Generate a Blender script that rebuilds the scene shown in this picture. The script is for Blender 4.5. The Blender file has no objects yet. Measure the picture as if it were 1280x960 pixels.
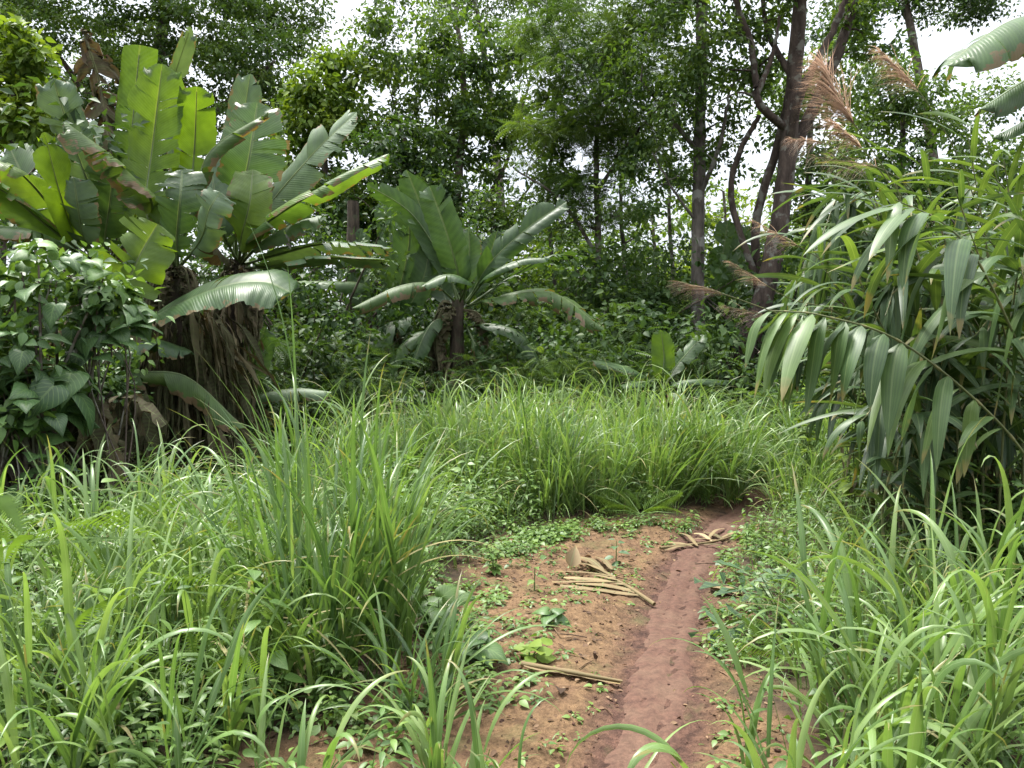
import bpy, math, random
import numpy as np
R = math.radians
rng = np.random.default_rng(11)
random.seed(11)
SC = bpy.context.scene
COL = SC.collection

# ------------------------------------------------------------------ camera frame
FPX, HCAM, TH = 967.0, 1.5, math.atan(30 / 967.0)
def at(px, py, Y):
    x, y = (px - 640) / FPX, (480 - py) / FPX
    d = np.array([x, math.cos(TH) + y * math.sin(TH), -math.sin(TH) + y * math.cos(TH)])
    return np.array([0, 0, HCAM]) + d * (Y / d[1])
def gpt(px, py):                       # where a pixel's ray meets level ground
    x, y = (px - 640) / FPX, (480 - py) / FPX
    d = np.array([x, math.cos(TH) + y * math.sin(TH), -math.sin(TH) + y * math.cos(TH)])
    return (np.array([0, 0, HCAM]) + d * (HCAM / -d[2]))[:2]
def sstep(a, b, x):
    t = np.clip((x - a) / (b - a), 0, 1)
    return t * t * (3 - 2 * t)

# ------------------------------------------------------------------ custom properties
def tag(o, label=None, cat=None, group=None, kind=None):
    if label: o['label'] = label
    if cat: o['category'] = cat
    if group: o['group'] = group
    if kind: o['kind'] = kind
    return o
def empty(name, loc, label, cat, group=None, rz=0):
    o = bpy.data.objects.new(name, None)
    COL.objects.link(o)
    o.location = [float(c) for c in loc]
    o.rotation_euler = (0, 0, rz)
    o.empty_display_size = .2
    return tag(o, label, cat, group)
def copy_tree(o, parent=None):
    c = o.copy()
    COL.objects.link(c)
    c.parent = parent
    for ch in KIDS.get(o.name, []):
        d = copy_tree(ch, c)
    return c
KIDS = {}

# ------------------------------------------------------------------ mesh builder
class MB:
    def __init__(s):
        s.v, s.f, s.t, s.uv, s.m, s.n = [], [], [], [], [], 0
    def add(s, v, faces, tint=.5, uv=None, mat=0):
        v = np.asarray(v, float).reshape(-1, 3)
        k = len(v)
        s.v.append(v)
        for f in (faces if isinstance(faces, (list, tuple)) else [faces]):
            f = np.asarray(f, np.int64)
            s.f.append(f + s.n)
            s.m.append(np.full(len(f), mat, np.int32))
        s.t.append(np.broadcast_to(np.asarray(tint, float), (k,)))
        s.uv.append(np.zeros((k, 2)) if uv is None else np.asarray(uv, float).reshape(-1, 2))
        s.n += k
        return s
    def build(s, name, mats, parent=None, origin=None, smooth=True):
        v = np.concatenate(s.v)
        if parent is not None:
            o = np.array(parent.location)
            p = parent.parent
            while p is not None:
                o = o + np.array(p.location); p = p.parent
            v = v - o
        elif origin is not None:
            v = v - np.asarray(origin, float)
        me = bpy.data.meshes.new(name)
        me.vertices.add(len(v))
        me.vertices.foreach_set('co', v.astype(np.float32).ravel())
        tot = np.concatenate([np.full(len(f), f.shape[1], np.int32) for f in s.f])
        idx = np.concatenate([f.ravel() for f in s.f]).astype(np.int32)
        st = np.concatenate([[0], np.cumsum(tot)[:-1]]).astype(np.int32)
        me.loops.add(len(idx))
        me.loops.foreach_set('vertex_index', idx)
        me.polygons.add(len(tot))
        me.polygons.foreach_set('loop_start', st)
        me.polygons.foreach_set('loop_total', tot)
        me.polygons.foreach_set('material_index', np.concatenate(s.m))
        me.polygons.foreach_set('use_smooth', np.full(len(tot), smooth))
        a = me.attributes.new('tint', 'FLOAT', 'POINT')
        a.data.foreach_set('value', np.concatenate(s.t).astype(np.float32))
        b = me.attributes.new('luv', 'FLOAT_VECTOR', 'POINT')
        u3 = np.concatenate([np.concatenate(s.uv), np.zeros((len(v), 1))], 1)
        b.data.foreach_set('vector', u3.astype(np.float32).ravel())
        me.update(calc_edges=True)
        me.validate()
        for m in (mats if isinstance(mats, (list, tuple)) else [mats]):
            me.materials.append(m)
        ob = bpy.data.objects.new(name, me)
        COL.objects.link(ob)
        if parent is not None:
            ob.parent = parent
            KIDS.setdefault(parent.name, []).append(ob)
        elif origin is not None:
            ob.location = [float(c) for c in origin]
        return ob

def nrm(a):
    return a / np.maximum(np.linalg.norm(a, axis=-1, keepdims=True), 1e-9)
def catmull(pts, n):
    p = np.asarray(pts, float)
    p = np.vstack([2 * p[0] - p[1], p, 2 * p[-1] - p[-2]])
    k = len(p) - 3
    t = np.linspace(0, k - 1e-6, n)
    i = t.astype(int)
    f = (t - i)[:, None]
    a, b, c, d = p[i], p[i + 1], p[i + 2], p[i + 3]
    return .5 * (2 * b + (c - a) * f + (2 * a - 5 * b + 4 * c - d) * f ** 2 + (3 * b - a - 3 * c + d) * f ** 3)
def grid_faces(r, c):
    i = np.arange(r - 1)[:, None] * c + np.arange(c - 1)[None]
    i = i.ravel()
    return np.stack([i, i + 1, i + c + 1, i + c], 1)
def tube(mb, pts, rad, sides=8, tint=.5, mat=0, bump=0.0):
    p = np.asarray(pts, float)
    n = len(p)
    rad = np.broadcast_to(np.asarray(rad, float), (n,))
    T = nrm(np.gradient(p, axis=0))
    ref = np.array([0, 0, 1.]) if abs(T[0, 2]) < .8 else np.array([1., 0, 0])
    A = nrm(np.cross(T, ref)); B = np.cross(T, A)
    th = np.linspace(0, 2 * np.pi, sides, endpoint=False)
    rr = rad[:, None] * (1 + bump * rng.standard_normal((n, sides)))
    v = p[:, None] + rr[..., None] * (np.cos(th)[None, :, None] * A[:, None] + np.sin(th)[None, :, None] * B[:, None])
    i = np.arange(n - 1)[:, None] * sides + np.arange(sides)[None]
    j = np.arange(n - 1)[:, None] * sides + (np.arange(sides)[None] + 1) % sides
    f = np.stack([i.ravel(), j.ravel(), (j + sides).ravel(), (i + sides).ravel()], 1)
    L = np.concatenate([[0], np.cumsum(np.linalg.norm(np.diff(p, axis=0), axis=1))])
    uv = np.stack(np.broadcast_arrays(th[None] / 6.283, L[:, None]), -1)
    mb.add(v, f, tint, uv, mat)

# many ribbons at once: start direction + gravity bend
def blades(mb, base, d0, L, W, grav, segs=7, fold=.3, roll=None, prof='grass', tint=None, mat=0, gp=1.0, wav=0.0, crump=0.0):
    base = np.atleast_2d(base).astype(float); N = len(base)
    d = nrm(np.broadcast_to(np.asarray(d0, float), (N, 3)).copy())
    L = np.broadcast_to(np.asarray(L, float), (N,)); W = np.broadcast_to(np.asarray(W, float), (N,))
    grav = np.broadcast_to(np.asarray(grav, float), (N,))
    tint = rng.random(N) if tint is None else np.broadcast_to(np.asarray(tint, float), (N,))
    hz = np.stack([-d[:, 1], d[:, 0], np.zeros(N)], 1)
    bad = np.linalg.norm(hz, axis=1) < .02
    a = rng.random(N) * 6.283
    hz[bad] = np.stack([np.cos(a), np.sin(a), 0 * a], 1)[bad]
    side = nrm(hz)
    P, D = [base], [d]
    phi0 = np.arccos(np.clip(d[:, 2], -1, 1))
    hd = np.stack([side[:, 1], -side[:, 0], np.zeros(N)], 1)
    sg = np.sign((hd * d).sum(1)); sg[sg == 0] = 1
    hd = hd * sg[:, None]
    for k in range(segs):
        phi = np.minimum(phi0 + grav * ((k + .7) / segs) ** gp, np.maximum(phi0, 2.95))
        d = hd * np.sin(phi)[:, None] + np.array([0, 0, 1.]) * np.cos(phi)[:, None]
        P.append(P[-1] + d * (L / segs)[:, None]); D.append(d)
    P = np.stack(P, 1); D = np.stack(D, 1)
    s = np.linspace(0, 1, segs + 1)
    if prof == 'grass': w = (.6 + .4 * np.minimum(1, s * 4)) * (1 - s ** 2.2)
    elif prof == 'cane': w = np.sin(np.pi * np.clip(s, 0, 1) ** .62) ** .75 * .96 + .04 * (1 - s)
    elif prof == 'strip': w = .7 + .3 * np.sin(s * 3.1)
    else: w = np.sin(np.pi * s) ** .6
    S = np.broadcast_to(side[:, None], D.shape)
    Nn = np.cross(S, D)
    if roll is not None:
        ro = np.asarray(roll, float)[:, None, None] * s[None, :, None]
        S, Nn = S * np.cos(ro) + Nn * np.sin(ro), Nn * np.cos(ro) - S * np.sin(ro)
    hw = (W[:, None] * w[None] * .5)[..., None]
    if wav:
        P = P + Nn * (wav * np.sin(s * 14)[None, :, None] * rng.standard_normal((N, 1, 1)))
    V = np.stack([P - S * hw + Nn * hw * fold, P, P + S * hw + Nn * hw * fold], 2)
    if crump: V = V + crump * rng.standard_normal(V.shape)
    m = (segs + 1) * 3
    f = grid_faces(segs + 1, 3)
    F = (f[None] + (np.arange(N) * m)[:, None, None]).reshape(-1, 4)
    uv = np.stack(np.broadcast_arrays(np.array([0, .5, 1])[None, :], s[:, None]), -1)
    mb.add(V, F, np.repeat(tint, m), np.broadcast_to(uv[None], (N,) + uv.shape), mat)

# leaf templates: along +Y, face +Z, unit length
def T_simple(w=.28, fold=.12, droop=.12):
    v = np.array([[0, 0, 0], [-w, .42, fold], [0, 1, -droop], [w, .42, fold]])
    return v, [np.array([[0, 3, 2], [0, 2, 1]])], np.array([[.5, 0], [0, .4], [.5, 1], [1, .4]])
def T_ovate(w=.3, fold=.1, droop=.2, wide=.35):
    ys = np.array([0, .1, .22, wide, .55, .75, .9, 1.])
    ws = np.array([.02, .5, .84, 1., .86, .52, .2, 0.0]) * w
    z = -droop * ys ** 2
    V, U = [], []
    for y, ww, zz in zip(ys, ws, z):
        V += [[-ww, y, zz + fold * ww / w], [0, y, zz], [ww, y, zz + fold * ww / w]]
        U += [[0, y], [.5, y], [1, y]]
    return np.array(V), [grid_faces(8, 3)], np.array(U)
def T_heart(w=.45):
    ys = np.array([-.16, -.06, .12, .38, .7, 1.])
    ws = np.array([.45, .85, 1, .85, .42, 0.0]) * w
    z = np.array([-.1, -.02, .02, 0, -.1, -.3])
    V, U = [], []
    for k, (y, ww, zz) in enumerate(zip(ys, ws, z)):
        ym = max(y, 0.0)
        V += [[-ww, y, zz - .02], [-ww * .5, y if k else y + .03, zz + .05], [0, ym if k else .01, zz], [ww * .5, y if k else y + .03, zz + .05], [ww, y, zz - .02]]
        U += [[q, (y + .16) / 1.16] for q in (0, .25, .5, .75, 1)]
    return np.array(V), [grid_faces(6, 5)], np.array(U)
def T_pinnate(n=9, lw=.035, ll=.26, droop=.25, taper=True, pair=True):
    V, Fs, U = [], [], []
    for k in range(n):
        y = .12 + .88 * k / (n - 1)
        l = ll * (math.sin(math.pi * (.18 + .78 * k / (n - 1))) ** .7 if taper else 1)
        z = -droop * y * y
        for sg in (-1, 1):
            o = len(V)
            V += [[0, y - lw, z], [sg * l * .5, y + lw * .9 + l * .12, z + .02], [sg * l, y + l * .35, z - .05], [sg * l * .5, y - lw * .5 + l * .12, z + .0]]
            U += [[.5, y], [.5, y], [sg * .5 + .5, y], [.5, y]]
            Fs.append([o, o + 3, o + 2, o + 1] if sg > 0 else [o, o + 1, o + 2, o + 3])
    o = len(V)
    rw = .008
    V += [[-rw, 0, 0], [rw, 0, 0], [rw, .5, -droop * .25], [-rw, .5, -droop * .25], [0, 1, -droop]]
    U += [[.5, 0]] * 5
    return np.array(V), [np.array(Fs + [[o, o + 1, o + 2, o + 3]]), np.array([[o + 3, o + 2, o + 4]])], np.array(U)
def scatter(mb, T, pos, d, n, size, tint, mat=0):
    v, fs, uv = T
    N = len(pos); k = len(v)
    d = nrm(d)
    x = nrm(np.cross(d, n)); z = np.cross(x, d)
    M = np.stack([x, d, z], 2) * np.asarray(size, float)[:, None, None]
    V = np.einsum('nij,kj->nki', M, v) + pos[:, None]
    F = [(f[None] + (np.arange(N) * k)[:, None, None]).reshape(-1, f.shape[1]) for f in fs]
    mb.add(V, F, np.repeat(np.broadcast_to(tint, (N,)), k), np.broadcast_to(uv[None], (N,) + uv.shape), mat)
def rdir(N, up=0.0, spread=1.0):
    v = rng.standard_normal((N, 3)) * spread
    v[:, 2] += up
    return nrm(v)

# ------------------------------------------------------------------ materials
def newmat(name):
    m = bpy.data.materials.new(name)
    m.use_nodes = True
    nt = m.node_tree
    nt.nodes.clear()
    out = nt.nodes.new('ShaderNodeOutputMaterial')
    return m, nt, out
def N_(nt, t, **kw):
    n = nt.nodes.new(t)
    for k, v in kw.items(): setattr(n, k, v)
    return n
def ramp(nt, fac, stops):
    r = N_(nt, 'ShaderNodeValToRGB')
    e = r.color_ramp.elements
    while len(e) < len(stops): e.new(.5)
    for el, (p, c) in zip(e, stops):
        el.position = p; el.color = (*c, 1)
    nt.links.new(fac, r.inputs[0])
    return r.outputs[0]
def mixc(nt, fac, a, b, mode='MIX'):
    m = N_(nt, 'ShaderNodeMix', data_type='RGBA', blend_type=mode)
    for sock, v in ((m.inputs['Factor'], fac), (m.inputs[6], a), (m.inputs[7], b)):
        if isinstance(v, bpy.types.NodeSocket): nt.links.new(v, sock)
        elif isinstance(v, (tuple, list)): sock.default_value = (*v, 1)
        else: sock.default_value = v
    return m.outputs[2]
def mathn(nt, op, a, b=0.0, c=None):
    m = N_(nt, 'ShaderNodeMath', operation=op)
    for i, v in enumerate((a, b) if c is None else (a, b, c)):
        if isinstance(v, bpy.types.NodeSocket): nt.links.new(v, m.inputs[i])
        else: m.inputs[i].default_value = v
    return m.outputs[0]
def noise(nt, scale, detail=3, vec=None, rough=.55):
    n = N_(nt, 'ShaderNodeTexNoise')
    n.inputs['Scale'].default_value = scale; n.inputs['Detail'].default_value = detail; n.inputs['Roughness'].default_value = rough
    if vec is None: vec = N_(nt, 'ShaderNodeNewGeometry').outputs['Position']
    nt.links.new(vec, n.inputs['Vector'])
    return n.outputs['Fac']
def attr(nt, name): return N_(nt, 'ShaderNodeAttribute', attribute_name=name)

def leafmat(name, cols, rough=.45, transl=.35, spec=.5, veins=None, spots=None, edge=None, tcol=(1.15, 1.1, .35)):
    m, nt, out = newmat(name)
    t = attr(nt, 'tint').outputs['Fac']
    c = ramp(nt, t, [(i / (len(cols) - 1), k) for i, k in enumerate(cols)])
    nz = noise(nt, 6, 2)
    c = mixc(nt, 1, c, ramp(nt, nz, [(.3, (.72, .74, .7)), (.7, (1.2, 1.18, 1.12))]), 'MULTIPLY')
    sep = N_(nt, 'ShaderNodeSeparateXYZ')
    nt.links.new(attr(nt, 'luv').outputs['Vector'], sep.inputs[0])
    u, v = sep.outputs[0], sep.outputs[1]
    au = mathn(nt, 'ABSOLUTE', mathn(nt, 'SUBTRACT', u, .5))
    height = None
    if veins == 'long':                                  # grass, cane: lines along the blade, pale midrib
        w = mathn(nt, 'SINE', mathn(nt, 'MULTIPLY', u, 44))
        c = mixc(nt, mathn(nt, 'MULTIPLY', mathn(nt, 'ADD', w, 1), .07), c, (.22, .34, .1))
        mid = mathn(nt, 'LESS_THAN', au, .045)
        c = mixc(nt, mathn(nt, 'MULTIPLY', mid, .3), c, (.26, .34, .16))
        wn = noise(nt, 3.5, 4)                           # withered yellow brown tips and blotches, more on some blades
        k = ramp(nt, mathn(nt, 'ADD', v, mathn(nt, 'MULTIPLY', mathn(nt, 'SUBTRACT', wn, .5), 1.3)), [(.88, (0, 0, 0)), (1.0, (1, 1, 1))])
        c = mixc(nt, mathn(nt, 'MULTIPLY', k, .6), c, (.27, .2, .085))
    if veins == 'lateral':                               # banana: fine lines from midrib to edge
        ph = mathn(nt, 'ADD', mathn(nt, 'MULTIPLY', v, 430), mathn(nt, 'MULTIPLY', au, -40))
        w = mathn(nt, 'SINE', ph)
        w2 = mathn(nt, 'SINE', mathn(nt, 'MULTIPLY', ph, .23))
        ww = mathn(nt, 'ADD', mathn(nt, 'MULTIPLY', w, .5), mathn(nt, 'MULTIPLY', w2, .5))
        c = mixc(nt, mathn(nt, 'MULTIPLY', mathn(nt, 'ADD', ww, 1), .11), c, (.13, .23, .06))
        mid = mathn(nt, 'LESS_THAN', au, .028)
        c = mixc(nt, mathn(nt, 'MULTIPLY', mid, .35), c, (.24, .3, .13))
        height = ww
    if veins == 'net':
        dv = mathn(nt, 'SUBTRACT', v, mathn(nt, 'MULTIPLY', au, .8))
        w = mathn(nt, 'GREATER_THAN', mathn(nt, 'SINE', mathn(nt, 'MULTIPLY', dv, 48)), .86)
        mid = mathn(nt, 'LESS_THAN', au, .03)
        k = mathn(nt, 'MAXIMUM', w, mid)
        c = mixc(nt, mathn(nt, 'MULTIPLY', k, .3), c, (.2, .3, .1))
    if edge:                                             # dried brown margins and blotches
        n2 = noise(nt, 9, 4)
        k = mathn(nt, 'ADD', mathn(nt, 'MULTIPLY', au, 2.0), mathn(nt, 'MULTIPLY', mathn(nt, 'SUBTRACT', n2, .5), 1.6))
        kk = ramp(nt, k, [(edge[1], (0, 0, 0)), (min(1, edge[1] + .1), (1, 1, 1))])
        c = mixc(nt, kk, c, edge[0])
    if spots:
        n3 = noise(nt, 28, 3)
        kk = ramp(nt, n3, [(.66, (0, 0, 0)), (.72, (1, 1, 1))])
        c = mixc(nt, mathn(nt, 'MULTIPLY', kk, .7), c, spots)
    pr = N_(nt, 'ShaderNodeBsdfPrincipled')
    nt.links.new(c, pr.inputs['Base Color'])
    pr.inputs['Roughness'].default_value = rough
    pr.inputs['Specular IOR Level'].default_value = spec
    if height is not None:
        b = N_(nt, 'ShaderNodeBump')
        b.inputs['Strength'].default_value = .25; b.inputs['Distance'].default_value = .006
        nt.links.new(height, b.inputs['Height']); nt.links.new(b.outputs[0], pr.inputs['Normal'])
    tr = N_(nt, 'ShaderNodeBsdfTranslucent')
    nt.links.new(mixc(nt, 1, c, tcol, 'MULTIPLY'), tr.inputs['Color'])
    mx = N_(nt, 'ShaderNodeMixShader')
    mx.inputs[0].default_value = transl
    nt.links.new(pr.outputs[0], mx.inputs[1]); nt.links.new(tr.outputs[0], mx.inputs[2])
    nt.links.new(mx.outputs[0], out.inputs[0])
    return m
def barkmat(name, dark, light, lichen=None, scale=9, strength=.6):
    m, nt, out = newmat(name)
    mp = N_(nt, 'ShaderNodeMapping')
    mp.inputs['Scale'].default_value = (1, 1, .28)
    nt.links.new(N_(nt, 'ShaderNodeNewGeometry').outputs['Position'], mp.inputs['Vector'])
    n = noise(nt, scale, 6, mp.outputs[0], .7)
    c = ramp(nt, n, [(.35, dark), (.65, light)])
    if lichen:
        k = ramp(nt, noise(nt, 4.5, 5), [(.54, (0, 0, 0)), (.6, (1, 1, 1))])
        c = mixc(nt, mathn(nt, 'MULTIPLY', k, .75), c, lichen)
    pr = N_(nt, 'ShaderNodeBsdfPrincipled')
    nt.links.new(c, pr.inputs['Base Color'])
    pr.inputs['Roughness'].default_value = .9; pr.inputs['Specular IOR Level'].default_value = .2
    b = N_(nt, 'ShaderNodeBump')
    b.inputs['Strength'].default_value = strength; b.inputs['Distance'].default_value = .04
    nt.links.new(n, b.inputs['Height']); nt.links.new(b.outputs[0], pr.inputs['Normal'])
    nt.links.new(pr.outputs[0], out.inputs[0])
    return m

M = {}
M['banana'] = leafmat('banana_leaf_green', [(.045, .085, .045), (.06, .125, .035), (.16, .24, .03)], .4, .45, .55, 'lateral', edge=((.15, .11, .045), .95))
M['banana_lit'] = leafmat('banana_leaf_young_lit', [(.065, .13, .022), (.095, .175, .025), (.14, .21, .03)], .42, .6, .4, 'lateral', tcol=(1.25, 1.15, .2))  # young yellow green, with the backlit glow put into the colour
M['banana_pale'] = leafmat('banana_leaf_waxy_sky_sheen', [(.06, .105, .065), (.085, .135, .085), (.11, .165, .095)], .5, .28, .4, 'lateral', edge=((.15, .115, .06), .96))  # waxy leaf, the bluish sky sheen put into its colour
M['banana_shaded'] = leafmat('banana_leaf_shaded', [(.026, .056, .026), (.04, .085, .03), (.06, .115, .034)], .4, .4, .5, 'lateral')  # darker copy, the shade of the stand put into its colour
M['banana_torn'] = leafmat('banana_leaf_browning', [(.04, .08, .03), (.06, .11, .03), (.14, .16, .03)], .5, .4, .4, 'lateral', edge=((.15, .105, .058), .72))
M['banana_dry'] = leafmat('banana_leaf_dry', [(.035, .025, .02), (.08, .058, .044), (.2, .155, .12)], .85, .2, .2, 'lateral', tcol=(1.1, .8, .5))
M['midrib'] = leafmat('banana_midrib', [(.06, .09, .035), (.08, .12, .04), (.11, .14, .05)], .4, .1, .5)
M['sheath'] = barkmat('banana_stem_sheath', (.022, .017, .013), (.085, .066, .05), (.055, .06, .035), 14, .9)
M['greenstem'] = leafmat('green_stem', [(.06, .1, .03), (.1, .15, .05), (.16, .2, .08)], .5, .1, .4)
M['bark'] = barkmat('bark_grey_brown', (.035, .027, .022), (.15, .12, .1), (.2, .2, .17))
M['bark_red'] = barkmat('bark_red_brown', (.026, .019, .016), (.085, .064, .053), (.15, .15, .13))
M['bark_pale'] = barkmat('bark_pale', (.045, .038, .032), (.14, .125, .11), (.24, .24, .22))
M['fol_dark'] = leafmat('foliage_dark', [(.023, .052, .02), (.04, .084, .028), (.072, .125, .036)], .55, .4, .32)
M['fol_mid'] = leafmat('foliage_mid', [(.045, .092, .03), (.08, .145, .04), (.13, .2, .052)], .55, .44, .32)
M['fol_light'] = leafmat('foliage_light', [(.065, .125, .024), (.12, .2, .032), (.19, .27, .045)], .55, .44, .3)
M['fol_feather'] = leafmat('foliage_feathery', [(.03, .06, .025), (.045, .085, .03), (.075, .125, .04)], .5, .35, .35)
M['vine'] = leafmat('vine_leaf', [(.04, .085, .035), (.07, .14, .045), (.12, .21, .05)], .45, .32, .4, 'net', spots=(.02, .03, .015))
M['grass'] = leafmat('grass_blade', [(.056, .12, .038), (.12, .21, .063), (.21, .3, .104)], .36, .42, .5, 'long', tcol=(1.05, 1.08, .5))
M['grass_dry'] = leafmat('grass_blade_dry', [(.2, .17, .08), (.3, .25, .13), (.36, .32, .18)], .7, .3, .2, 'long')
M['cane'] = leafmat('cane_leaf', [(.03, .062, .033), (.06, .114, .05), (.115, .182, .058)], .45, .4, .45, 'long')
M['canestem'] = leafmat('cane_stem', [(.06, .08, .03), (.1, .115, .045), (.17, .16, .07)], .5, .0, .4)
M['plume'] = leafmat('reed_plume', [(.26, .19, .16), (.36, .28, .24), (.5, .42, .36)], .8, .5, .2, tcol=(1.1, .9, .75))
M['weed'] = leafmat('weed_leaf', [(.042, .095, .024), (.085, .165, .036), (.16, .25, .055)], .45, .35, .45, 'net')
M['dark_weed'] = leafmat('dark_glossy_leaf', [(.025, .055, .025), (.035, .075, .035), (.05, .1, .045)], .5, .2, .35, 'net')
M['fern'] = leafmat('fern_frond', [(.05, .11, .025), (.08, .16, .035), (.13, .22, .05)], .5, .4, .35)
M['straw'] = leafmat('dry_leaf_straw', [(.1, .062, .038), (.2, .135, .082), (.33, .245, .165)], .75, .15, .25, 'long', tcol=(1.1, .85, .5))
M['litter'] = leafmat('leaf_litter', [(.05, .03, .02), (.11, .065, .04), (.21, .14, .085)], .8, .1, .25, tcol=(1.1, .8, .5))

# ------------------------------------------------------------------ ground
path_px = [(790, 1015), (800, 955), (822, 870), (836, 790), (850, 730), (872, 685), (905, 650), (938, 630)]
PATH = np.array([gpt(*p) for p in path_px])
PATH = np.vstack([[PATH[0][0] - .05, .9], PATH, PATH[-1] + [.55, 1.0], PATH[-1] + [1.7, 2.2], PATH[-1] + [3.6, 3.8], PATH[-1] + [6.5, 5.5]])
PC = catmull(np.c_[PATH, np.zeros(len(PATH))], 260)[:, :2]
def pdist(x, y):
    x, y = np.asarray(x, float), np.asarray(y, float)
    o = np.full(x.shape, 1e9)
    Q = PC[::4]
    for a, b in zip(Q[:-1], Q[1:]):
        ab = b - a
        t = np.clip(((x - a[0]) * ab[0] + (y - a[1]) * ab[1]) / (ab @ ab), 0, 1)
        o = np.minimum(o, (x - a[0] - t * ab[0]) ** 2 + (y - a[1] - t * ab[1]) ** 2)
    return np.sqrt(o)
clear_px = [(205, 1010), (260, 965), (395, 900), (480, 840), (540, 775), (560, 722), (615, 668), (740, 646), (845, 645), (908, 626), (952, 628), (930, 690), (928, 760), (955, 850), (1015, 965), (1030, 1010)]
CLEAR = np.array([gpt(*p) for p in clear_px])
def inpoly(x, y, P):
    x, y = np.asarray(x, float), np.asarray(y, float)
    c = np.zeros(x.shape, bool)
    j = len(P) - 1
    for i in range(len(P)):
        xi, yi, xj, yj = *P[i], *P[j]
        c ^= ((yi > y) != (yj > y)) & (x < (xj - xi) * (y - yi) / (yj - yi + 1e-12) + xi)
        j = i
    return c
def edist(x, y, P):                     # distance to polygon edges
    x, y = np.asarray(x, float), np.asarray(y, float)
    o = np.full(x.shape, 1e9)
    for i in range(len(P)):
        a, b = P[i - 1], P[i]
        ab = b - a
        t = np.clip(((x - a[0]) * ab[0] + (y - a[1]) * ab[1]) / (ab @ ab), 0, 1)
        o = np.minimum(o, (x - a[0] - t * ab[0]) ** 2 + (y - a[1] - t * ab[1]) ** 2)
    return np.sqrt(o)
def bare(x, y):
    s = np.where(inpoly(x, y, CLEAR), 1, -1) * edist(x, y, CLEAR)
    n = .12 * np.sin(x * 7.3 + 1) * np.sin(y * 5.1) + .07 * np.sin(x * 17 + y * 13)
    return sstep(-.12, .22, s + n)
def gz(x, y):
    x, y = np.asarray(x, float), np.asarray(y, float)
    z = .03 * np.sin(x * .9 + .4) * np.sin(y * .8) + .018 * np.sin(x * 2.3 + y * 1.7) + .010 * np.sin(x * 5.1 - y * 4.3 + 1)
    z = z + .045 * sstep(.12, .5, pdist(x, y)) - .03
    return z * sstep(60, 20, np.hypot(x, y - 6))
def G(x, y): return np.array([x, y, float(gz(np.array(x), np.array(y)))])

def axis(lo, hi, step, far):
    a = np.arange(lo, hi + 1e-6, step)
    g = step * 1.25 ** np.arange(1, 40)
    e = np.cumsum(g); e = e[e < far]
    return np.concatenate([lo - e[::-1], a, hi + e])
gx, gy = axis(-3.2, 3.2, .035, 150), axis(1.2, 9.5, .045, 200)
X, Y = np.meshgrid(gx, gy)
Z = gz(X, Y)
br = bare(X, Y)
Z = Z + br * (.006 * rng.standard_normal(X.shape) * (np.abs(X) < 4) * (Y < 10))
mb = MB()
mb.add(np.stack([X, Y, Z], -1), grid_faces(len(gy), len(gx)), br.ravel(), np.stack([np.clip(pdist(X, Y), 0, 5), Y], -1))

def soilmat(name, trail):
    m, nt, out = newmat(name)
    n1, n2, n3 = noise(nt, 2.3, 4), noise(nt, 32 if trail else 16, 6, rough=.7), noise(nt, 130 if trail else 75, 4, rough=.7)
    ochre = ramp(nt, n1, [(.3, (.108, .064, .036)), (.5, (.168, .107, .056)), (.75, (.113, .065, .039))])
    tr = ramp(nt, n2, [(.3, (.06, .032, .024)), (.7, (.112, .06, .042))])
    if trail: c = mixc(nt, mathn(nt, 'MULTIPLY', ramp(nt, noise(nt, 5, 5), [(.42, (0, 0, 0)), (.66, (1, 1, 1))]), .55), tr, (.125, .08, .054))
    else:
        sep = N_(nt, 'ShaderNodeSeparateXYZ')
        nt.links.new(attr(nt, 'luv').outputs['Vector'], sep.inputs[0])
        pd = mathn(nt, 'ADD', sep.outputs[0], mathn(nt, 'MULTIPLY', mathn(nt, 'SUBTRACT', n1, .5), .35))
        k = ramp(nt, pd, [(.14, (1, 1, 1)), (.34, (0, 0, 0))])
        c = mixc(nt, k, ochre, tr)
    k = ramp(nt, n2, [(.36, (.5, .46, .44)), (.58, (1.08, 1.06, 1.04))])
    c = mixc(nt, .3 if trail else .9, c, k, 'MULTIPLY')
    k = ramp(nt, n3, [(.3, (.62, .58, .56)), (.55, (1, 1, 1)), (.74, (1.35, 1.3, 1.25))])
    c = mixc(nt, .6 if trail else .9, c, k, 'MULTIPLY')
    if not trail:
        t = attr(nt, 'tint').outputs['Fac']
        humus = ramp(nt, n2, [(.3, (.022, .017, .011)), (.7, (.075, .05, .03))])
        c = mixc(nt, t, humus, c)
        moss = ramp(nt, noise(nt, 3.1, 5), [(.55, (0, 0, 0)), (.68, (1, 1, 1))])
        c = mixc(nt, mathn(nt, 'MULTIPLY', moss, .45), c, (.085, .095, .035))
    pr = N_(nt, 'ShaderNodeBsdfPrincipled')
    nt.links.new(c, pr.inputs['Base Color'])
    pr.inputs['Roughness'].default_value = .92; pr.inputs['Specular IOR Level'].default_value = .25
    b = N_(nt, 'ShaderNodeBump')
    b.inputs['Strength'].default_value = .3 if trail else .9; b.inputs['Distance'].default_value = .02 if trail else .03
    nt.links.new(mathn(nt, 'ADD', mathn(nt, 'MULTIPLY', n2, .08 if trail else .7), mathn(nt, 'MULTIPLY', n3, .3 if trail else .5)), b.inputs['Height'])
    nt.links.new(b.outputs[0], pr.inputs['Normal'])
    nt.links.new(pr.outputs[0], out.inputs[0])
    return m
M['soil'], M['trail'] = soilmat('bare_soil', False), soilmat('trodden_earth', True)
tag(mb.build('ground', M['soil']), 'ochre bare soil of the clearing fading into dark humus under the plants', 'ground', kind='structure')
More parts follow.
